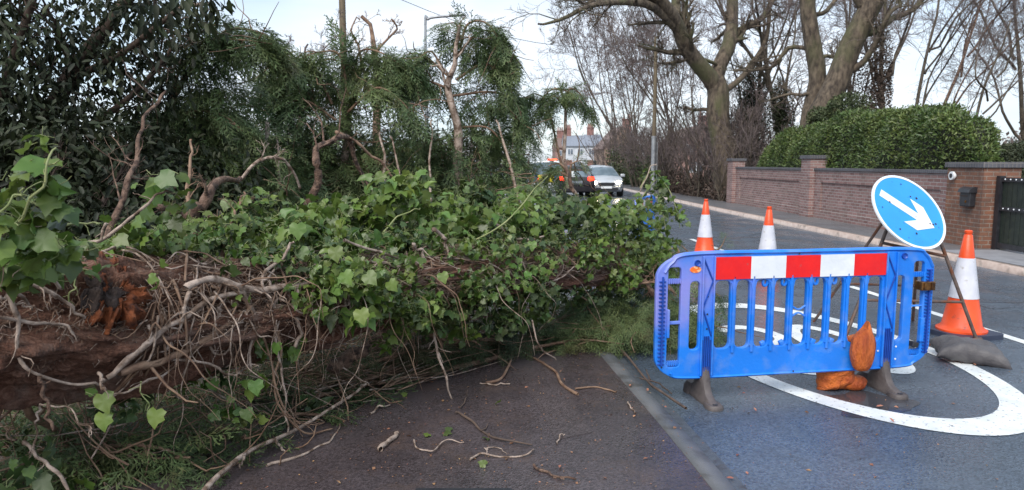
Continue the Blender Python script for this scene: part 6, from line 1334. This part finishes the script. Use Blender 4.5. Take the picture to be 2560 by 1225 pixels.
conifer('conifer', 'feathery green conifer branch lying on the road just left of the blue barrier',
 [([(1290, 870, 5.7), (1400, 830, 6.0), (1540, 800, 6.3), (1700, 780, 6.6)], .02, .008)],
 [([(1300, 850, 5.8), (1420, 790, 6.0), (1520, 770, 6.2), (1600, 800, 6.2)], .2), ([(1400, 800, 6.1), (1500, 730, 6.3), (1620, 720, 6.4), (1700, 760, 6.4)], .2), ([(1500, 790, 6.2), (1620, 790, 6.2), (1720, 800, 6.2), (1790, 830, 6.2)], .18), ([(1560, 740, 6.4), (1650, 700, 6.5), (1740, 710, 6.5), (1800, 740, 6.5)], .18), ([(1600, 800, 6.2), (1680, 840, 6.0), (1740, 860, 5.9)], .15), ([(1330, 870, 5.6), (1450, 850, 5.7), (1560, 860, 5.7)], .15)],
 [((1430, 835, 5.85), (.34, .25, .13), 190), ((1540, 815, 5.95), (.34, .25, .2), 240), ((1650, 800, 6.0), (.32, .25, .24), 240), ((1735, 800, 6.1), (.2, .22, .2), 130), ((1480, 770, 6.1), (.34, .2, .14), 150), ((1420, 810, 6.1), (.38, .3, .17), 150), ((1540, 790, 6.3), (.38, .3, .2), 160), ((1650, 780, 6.4), (.34, .3, .24), 150), ((1730, 790, 6.3), (.22, .25, .18), 80), ((1480, 740, 6.7), (.4, .3, .2), 130), ((1600, 720, 6.8), (.36, .3, .18), 120), ((1350, 850, 5.9), (.3, .25, .09), 70)], 407, size=.22, dens=40, tmpl=SPR_N, dead=60)
conifer('conifer', 'thin conifer sprigs poking up at the foot of the farthest cone',
 [([(1700, 690, 9), (1760, 640, 9.4), (1800, 620, 9.6)], .012, .006)],
 [([(1760, 650, 9.4), (1800, 620, 9.4), (1815, 590, 9.4)], .08), ([(1740, 660, 9.2), (1720, 630, 9.2), (1700, 610, 9.2)], .08), ([(1700, 640, 9), (1690, 620, 9), (1660, 630, 9)], .1), ([(1640, 680, 8.6), (1660, 640, 8.6), (1700, 630, 8.6)], .1)], [((1790, 640, 9.4), (.15, .15, .08), 20), ((1700, 650, 9), (.3, .2, .1), 40)], 410, size=.16, dens=40, tmpl=SPR_N)
conifer('conifer', 'shaded conifer branches heaped on the pavement at the lower left corner',
 [([(-100, 1150, 3.2), (150, 1180, 3.4), (400, 1160, 3.6), (620, 1120, 4.0)], .03, .012)],
 [([(100, 1180, 3.4), (250, 1120, 3.4), (400, 1120, 3.4), (520, 1180, 3.3)], .15), ([(400, 1160, 3.6), (520, 1080, 3.8), (640, 1080, 3.8), (720, 1140, 3.7)], .15), ([(560, 1100, 4.0), (700, 1040, 4.1), (820, 1040, 4.1), (880, 1060, 4.1)], .12), ([(500, 1180, 3.5), (600, 1160, 3.5), (680, 1200, 3.45)], .12), ([(700, 1050, 4.2), (800, 990, 4.4), (900, 980, 4.5), (980, 1000, 4.5)], .12)],
 [((100, 1150, 3.3), (.5, .3, .2), 220), ((350, 1150, 3.5), (.45, .3, .18), 220), ((580, 1120, 3.9), (.32, .3, .18), 190), ((640, 1170, 3.7), (.26, .2, .10), 200), ((780, 1030, 4.3), (.3, .2, .12), 120), ((300, 1030, 4.0), (.6, .3, .2), 170), ((560, 980, 4.4), (.5, .3, .22), 170), ((900, 970, 4.7), (.3, .2, .09), 90), ((0, 1060, 3.6), (.5, .3, .2), 150), ((500, 1200, 3.45), (.3, .12, .06), 70)], 408, m='cyp', size=.27, tmpl=SPR, dead=260, dens=36)
conifer('conifer', 'olive conifer twigs pressed flat under the middle of the trunk',
 [([(800, 950, 4.8), (950, 900, 5.0), (1100, 850, 5.3), (1250, 830, 5.6)], .02, .01)],
 [([(900, 920, 4.8), (1020, 880, 5.0), (1150, 880, 5.2)], .12), ([(1100, 860, 5.2), (1200, 850, 5.4), (1290, 860, 5.6)], .12)],
 [((1000, 880, 5.2), (.35, .25, .12), 120), ((1150, 850, 5.5), (.35, .25, .14), 130), ((1280, 820, 5.8), (.3, .25, .14), 100), ((850, 900, 4.9), (.35, .25, .18), 110), ((1000, 790, 5.4), (.5, .3, .25), 170), ((1200, 790, 5.8), (.5, .3, .22), 170), ((700, 900, 4.7), (.4, .3, .25), 120), ((1420, 760, 6.6), (.4, .3, .25), 120)], 409, m='cypdk', size=.24, tmpl=SPR_N, dead=220)

# ------------------------------------------------------------------ evergreens on the left
def broadleaf(name, label, limbs, blobs, m, n, size, seed, cat='evergreen tree', big=None):
    e = bush(name, blobs, m, n, size, LONG, label, cat, seed, droop=.7, out=.35)
    o = np.array(e.location); rg = rng_(seed+1); g = []
    L_ = [path_tube([P(*p) for p in pts], a, c, 16, .01, rg, .04) for pts, a, c in limbs]
    for q, rr in L_: tubes('limb', [(q-o, rr, 8)], MAT['twigdk'], e)
    q = np.vstack([a for a, _ in L_])-o; rr = np.vstack([b_ for _, b_ in L_]); g1 = grow(q, rr*.6, rg, 12, .28, ang=.8, K=5); g2 = grow(g1[0], g1[1], rg, 6, .5, ang=.8, K=4)
    tubes('twigs', [(g1[0], g1[1], 5), (g2[0], np.maximum(g2[1], .003), 3)], MAT['twigdk'], e)
    if big:
        A_, B_, C_ = [], [], []
        for (px, py, d, k, rad) in big: A_.append(P(px, py, d)+rg.normal(0, rad, (k, 3))); B_.append(nrm(rand_dirs(rg, k)*.5+np.array([.2, 0, -.9]))); C_.append(nrm(rand_dirs(rg, k)+np.array([0, -.6, .5])))
        link('leaves', scatter_mesh('leaves', *LONG, np.vstack(A_)-o, np.vstack(B_), np.vstack(C_), rg.uniform(.08, .13, sum(len(a) for a in A_))), MAT['darkleaf'], e)
    return e
broadleaf('evergreen_tree', 'big dark evergreen tree with sky showing between its leaves at upper left',
 [([(-100, 600, 6), (60, 400, 6), (180, 200, 6), (300, 40, 6), (380, -80, 6)], .09, .04), ([(60, 420, 6), (200, 330, 6), (330, 240, 5.8), (430, 120, 5.6)], .04, .015), ([(20, 450, 6), (10, 250, 5.8), (60, 60, 5.6), (120, -100, 5.5)], .05, .02), ([(180, 200, 6), (330, 110, 5.6), (450, 30, 5.4), (530, 10, 5.2)], .03, .01)],
 [(P(60, 60, 5.8), (.75, .7, .65)), (P(250, 30, 5.8), (.8, .7, .55)), (P(400, 0, 5.7), (.42, .5, .42)), (P(70, 230, 6), (.8, .7, .55)), (P(250, 200, 6), (.75, .6, .5)), (P(120, 380, 6), (.8, .6, .4)), (P(380, 150, 6), (.35, .5, .35)), (P(350, 330, 6.2), (.6, .5, .35)), (P(-60, 150, 5.5), (.6, .6, 1.0))],
 MAT['darkleaf'], 8600, .076, 501, big=[(430, 20, 5.2, 40, .10), (480, 40, 5.2, 26, .08), (500, 10, 5.1, 18, .06), (380, 60, 5.2, 30, .10), (535, 5, 5.1, 8, .04)])
broadleaf('evergreen_shrub', 'shadowy laurel like shrub behind the large ivy leaves at left',
 [([(60, 700, 5), (100, 520, 5), (160, 380, 5)], .03, .01), ([(250, 680, 5), (260, 500, 5), (330, 380, 5.1)], .03, .01)],
 [(P(80, 480, 5.2), (.9, .5, .6)), (P(300, 480, 5.4), (.8, .5, .55)), (P(520, 560, 5.4), (.7, .4, .4)), (P(200, 590, 4.9), (1.0, .4, .3)), (P(30, 360, 5.3), (.7, .5, .4)), (P(430, 430, 5.9), (.6, .4, .4))],
 MAT['darkleaf'], 13000, .08, 502, cat='evergreen shrub')
hedge('evergreen_hedge', [(-0.0, 0, 1, 0, 1)]*2, MAT['darkleaf'], 10, .1, 'x') if False else None
# tall dark garden hedge that closes the view behind the conifers
bush('garden_hedge', [((-1.3-1.25*k, 11.2-.25*k, 1.0), (1.1, 1.0, 1.0+.12*((k*5) % 3))) for k in range(9)]+[((-.9, 12.5, .8), (.8, 1.2, 1.0))], MAT['cypdk'], 1900, .42, SPR_S, 'tall dark garden hedge closing the view behind the fallen conifers', 'hedge', 503, droop=.2)
bush('garden_hedge', [((-1.2-1.25*k, 12.2-.25*k, .9), (1.1, .7, 1.05)) for k in range(9)], MAT['darkleaf'], 16000, .13, LONG, 'second row of dark evergreen behind the garden hedge', 'hedge', 504)
# a bare tree whose top shows right of the telegraph pole
limbs_tree('bare_tree', [([P(935, 480, 14), P(930, 300, 14), P(940, 180, 14), P(937, 125, 14), P(925, 90, 14), P(903, 40, 14)], .09, .035), ([P(938, 140, 14), P(955, 100, 14), P(980, 50, 14)], .035, .015), ([P(930, 200, 14), P(905, 140, 14), P(893, 90, 14), P(900, 50, 14)], .03, .012)],
 MAT['vinebr'], 'bare tree top with a broken reddish limb right of the telegraph pole', 81, lv=((5, .5), (5, .45), (4, .45)), minr=.004, sides=8)
limbs_tree('bare_tree', [([P(740, 480, 24), P(745, 300, 24), P(760, 180, 24), P(770, 110, 24)], .12, .03), ([P(745, 250, 24), P(800, 170, 24), P(840, 90, 24)], .05, .015), ([P(748, 250, 24), P(720, 180, 24), P(700, 120, 24)], .05, .015)],
 MAT['barkC'], 'faint bare twigs of a distant tree left of the telegraph pole', 82, lv=((8, .45), (7, .45), (6, .45)), minr=.006)

# ------------------------------------------------------------------ long bare stems thrown out over the pavement
bs_ = empty('brushwood', tuple(G(1100, 960)[:2])+(0,), label='fan of thin broken brown stems swept out from under the trunk', cat='brushwood', kind='stuff'); bo = np.array(bs_.location)
rg = rng_(610); gs, g2_ = [], []
for k in range(170):
    a0 = rg.uniform(-.1, 1); x1 = 1285+rg.normal(0, 25)-260*max(0, rg.normal(.2, .4)); y1 = 872+rg.normal(0, 9); x0 = rg.uniform(560, 1000); y0 = 985-.12*(x0-600)*rg.uniform(.2, 1.2)-rg.exponential(36)+10
    p1 = P(x1, y1, G(x1, min(y1+16, 905))[1]-.0); p1[2] = max(p1[2], .05+rg.exponential(.03)); p0 = P(x0, y0, G(x0, y0+40)[1]); p0[2] = max(p0[2], .06)
    md_ = (p0+p1)/2+np.array([0, -.05, 0])+rg.normal(0, .07, 3)+np.array([0, 0, -.03]); md_[2] = max(md_[2], .06)
    q, rr = path_tube([p0, p0*.6+md_*.4+rg.normal(0, .03, 3), md_, p1], .0035+.004*rg.random(), .002, 14, .006, rg)
    q[..., 2] = np.maximum(q[..., 2], .055); (gs if k % 3 else g2_).append((q-bo, rr))
tubes('stems', [(np.vstack([a for a, _ in gs]), np.vstack([b_ for _, b_ in gs]), 5)], MAT['vinebr'], bs_)
tubes('stems', [(np.vstack([a for a, _ in g2_]), np.vstack([b_ for _, b_ in g2_]), 5)], MAT['vine'], bs_)
bs2 = empty('brushwood', (-1.2, 4.2, 0), label='tangle of thin dead twigs in the shade below the near end of the trunk', cat='brushwood', kind='stuff'); bo = np.array(bs2.location)
M_ = 300; yy = rg.uniform(3.1, 5.6, M_); c0 = np.stack([-1.57+(yy-3.43)*.635-.12-1.5*rg.random(M_)**1.2, yy, .06+rg.uniform(0, .42, M_)**1.3], 1); dd = nrm(rand_dirs(rg, M_)*np.array([1, .6, .35])); st = [c0]; p = c0; ln = rg.uniform(.2, .9, M_)
for k in range(7): dd = nrm(dd+rg.normal(0, .16, dd.shape)); p = p+dd*(ln/7)[:, None]; p[:, 2] = np.maximum(p[:, 2], .055); p[:, 0] = np.minimum(p[:, 0], -1.57+(p[:, 1]-3.43)*.635+.05); st.append(p)
q = np.stack(st, 1)-bo; rr = np.linspace(1, .5, 8)[None]*rg.uniform(.002, .006, (M_, 1)); tubes('stems', [(q[:200], rr[:200], 5)], MAT['vinebr'], bs2); tubes('stems', [(q[200:], rr[200:], 5)], MAT['vine'], bs2)

def onground(pts, z=.052, lift=0): return [G(x, y, z+lift) for x, y in pts]
def stick(name, label, pts, r0, r1, m, seed, z=.055, cat='twig', forks=()):
    """a loose stick: main stem and side forks in one mesh; points given as photo pixels on the ground (or px, py, distance)"""
    rg = rng_(seed); cv = lambda L_: [P(*p) if len(p) == 3 else G(p[0], p[1], z) for p in L_]
    q, rr = path_tube(cv(pts), r0, r1, 22, .004, rg, .12); base = np.array([q[0, 0, 0], q[0, 0, 1], 0]); gs = [(q, rr, 7)]
    for fk in forks: a, c = path_tube(cv(fk), r0*.6, r1*.5, 22, .003, rg, .12); gs.append((a, c, 6))
    gs = [(np.concatenate([a[..., :2], np.maximum(a[..., 2:], (.045 if z > .03 else 0)+c[..., None]*.9)], -1)-base, c, s) for a, c, s in gs]
    o = tubes(name, gs, MAT[m], None); o.location = base; return tag(o, label, cat)
stick('long_branch', 'long pale curved branch reaching down out of the bottom of the photo', [(480, 1260, 3.05), (540, 1195, 3.2), (620, 1130, 3.45), (740, 1078, 3.8), (830, 1020, 4.1), (885, 985, 4.3), (915, 960, 4.4)], .015, .007, 'vine', 701, cat='branch', forks=([(690, 1100, 3.65), (710, 1125, 3.65), (716, 1140, 3.65)], [(610, 1135, 3.4), (600, 1170, 3.4)]))
stick('long_branch', 'second pale branch right of the long one at the bottom of the photo', [(670, 1240, 3.45), (740, 1185, 3.55), (800, 1145, 3.7), (830, 1115, 3.8), (850, 1060, 4.0)], .009, .004, 'vine', 702, cat='branch')
stick('long_branch', 'knobbly pale root lying along the edge of the fallen debris', [(850, 960), (960, 952), (1060, 935), (1150, 918), (1230, 900), (1290, 868, 5.72)], .014, .022, 'vinebr', 703, cat='root', forks=([(1290, 868, 5.72), (1310, 876, 5.65), (1330, 882)], [(1280, 872, 5.7), (1275, 905), (1255, 945), (1215, 958)]))
stick('forked_stick', 'forked brown stick at the upper middle of the pavement pointing to the kerb', [(1285, 868, 5.7), (1345, 900), (1385, 930), (1410, 965), (1445, 985)], .011, .010, 'vinebr', 704, cat='stick', forks=([(1438, 972), (1480, 966), (1510, 970), (1540, 980)],))
stick('leaning_stick', 'dark curved stick lying across the kerb left of the barrier', [(1515, 800, 6.0), (1525, 850, 5.95), (1560, 910, 5.6), (1620, 955), (1660, 985), (1715, 1022)], .011, .009, 'twigdk', 705, z=.05, cat='stick', forks=([(1600, 945), (1650, 960), (1680, 985)], [(1625, 950), (1615, 925)]))
stick('broken_twig', 'long dark twig in the middle of the pavement', [(1140, 1030), (1175, 1050), (1210, 1080), (1260, 1100), (1330, 1112)], .008, .005, 'twigdk', 706, forks=([(1205, 1078), (1220, 1060)],))
stick('broken_twig', 'wavy pale twig left of the dark twig on the pavement', [(1035, 1100), (1055, 1125), (1085, 1130), (1110, 1106), (1160, 1105)], .005, .003, 'vine', 707)
stick('broken_twig', 'pale forked twig just below the dark twig on the pavement', [(1175, 1148), (1200, 1136), (1260, 1140), (1320, 1136), (1333, 1124)], .006, .004, 'vine', 708, forks=([(1210, 1120), (1240, 1118), (1268, 1136)], [(1215, 1135), (1218, 1120)]))
stick('broken_twig', 'brown twig nearest the bottom edge of the photo', [(1335, 1162), (1365, 1180), (1400, 1193), (1440, 1198)], .008, .005, 'redbr', 709, forks=([(1385, 1188), (1410, 1200)],))
stick('broken_twig', 'tiny twig beside the kerb on the pavement', [(1570, 1005), (1590, 1032)], .005, .004, 'vine', 710)
stick('broken_twig', 'small curved twig near the stone patch', [(1393, 1108), (1400, 1092), (1412, 1086)], .005, .003, 'vine', 711)
stick('broken_twig', 'short pale twig by the debris at left of the pavement', [(925, 1035), (945, 1022), (975, 1012)], .007, .005, 'vine', 712)
stick('bark_strip', 'curled strip of pale torn bark on the left of the pavement', [(952, 1125), (965, 1110), (985, 1095), (995, 1082)], .016, .012, 'vine', 713, cat='bark')
stick('broken_twig', 'straight pale twig beneath the root edge', [(1200, 958), (1240, 962), (1275, 960)], .005, .004, 'vine', 714)
stick('broken_twig', 'short stub of twig above the drain edge', [(1150, 1020), (1165, 1000), (1170, 975)], .004, .003, 'twigdk', 715, forks=())
rg = rng_(730)
lf = [(1110, 1085, 'ivydk', 'dark ivy leaf standing on edge beside the wavy twig'), (1128, 1078, 'ivydk', 'dark ivy leaf resting on the pavement above the wavy twig'), (1213, 1095, 'ivydk', 'dark green leaf beside the long dark twig'), (1072, 1092, 'ivylt', 'pale upturned ivy leaf left of the wavy twig'), (1243, 1010, 'ivylt', 'pale narrow leaf fragment high on the pavement'), (1575, 968, 'litter', 'brown leaf on the kerb edge'), (2190, 1018, 'litter', 'small brown leaf in the wet patch behind the painted oval'), (2235, 1058, 'litter', 'orange brown leaf on the painted oval line'), (1890, 1030, 'litter', 'dark red leaf on the road in front of the barrier'), (1020, 952, 'litter', 'orange leaf at the edge of the debris'), (1215, 1165, 'ivy', 'green sprig leaf near the lower middle of the pavement'), (1005, 990, 'ivylt', 'pale green leaf by the left debris edge'), (1400, 1165, 'litter', 'brown leaf right of the lowest twig'), (1835, 1198, 'litter', 'yellowish leaf scrap on the road near the kerb'), (2440, 915, 'litter', 'leaf scrap in front of the grey sandbag')]
for i, (x, y, m_, lab) in enumerate(lf):
    z = .05 if x < 1600 else .006; p = G(x, y, z); o = link('fallen_leaf', scatter_mesh('fallen_leaf', *(IVY if m_ != 'litter' else LONG), np.array([[0, 0, .006]]), nrm(np.array([[rg.normal(), rg.normal(), .25]])), nrm(np.array([[rg.normal()*.3, -.4, 1]])), [.05 if m_ != 'litter' else .045]), MAT[m_]); o.location = p; tag(o, lab, 'leaf')
b = MB(); cpos = G(1160, 1222, .05); b.box((0, 0, 0), (.46, .30, .012), bev=.004); cvr = b.build('drain_cover', MAT['black'], None, loc=tuple(cpos+np.array([0, -.155, .002]))); tag(cvr, 'dark metal cover set in the pavement at the bottom edge of the photo', 'drain cover')
for o_x in list(bpy.data.objects):
    if o_x.get('group') is None and 'group' in o_x: del o_x['group']
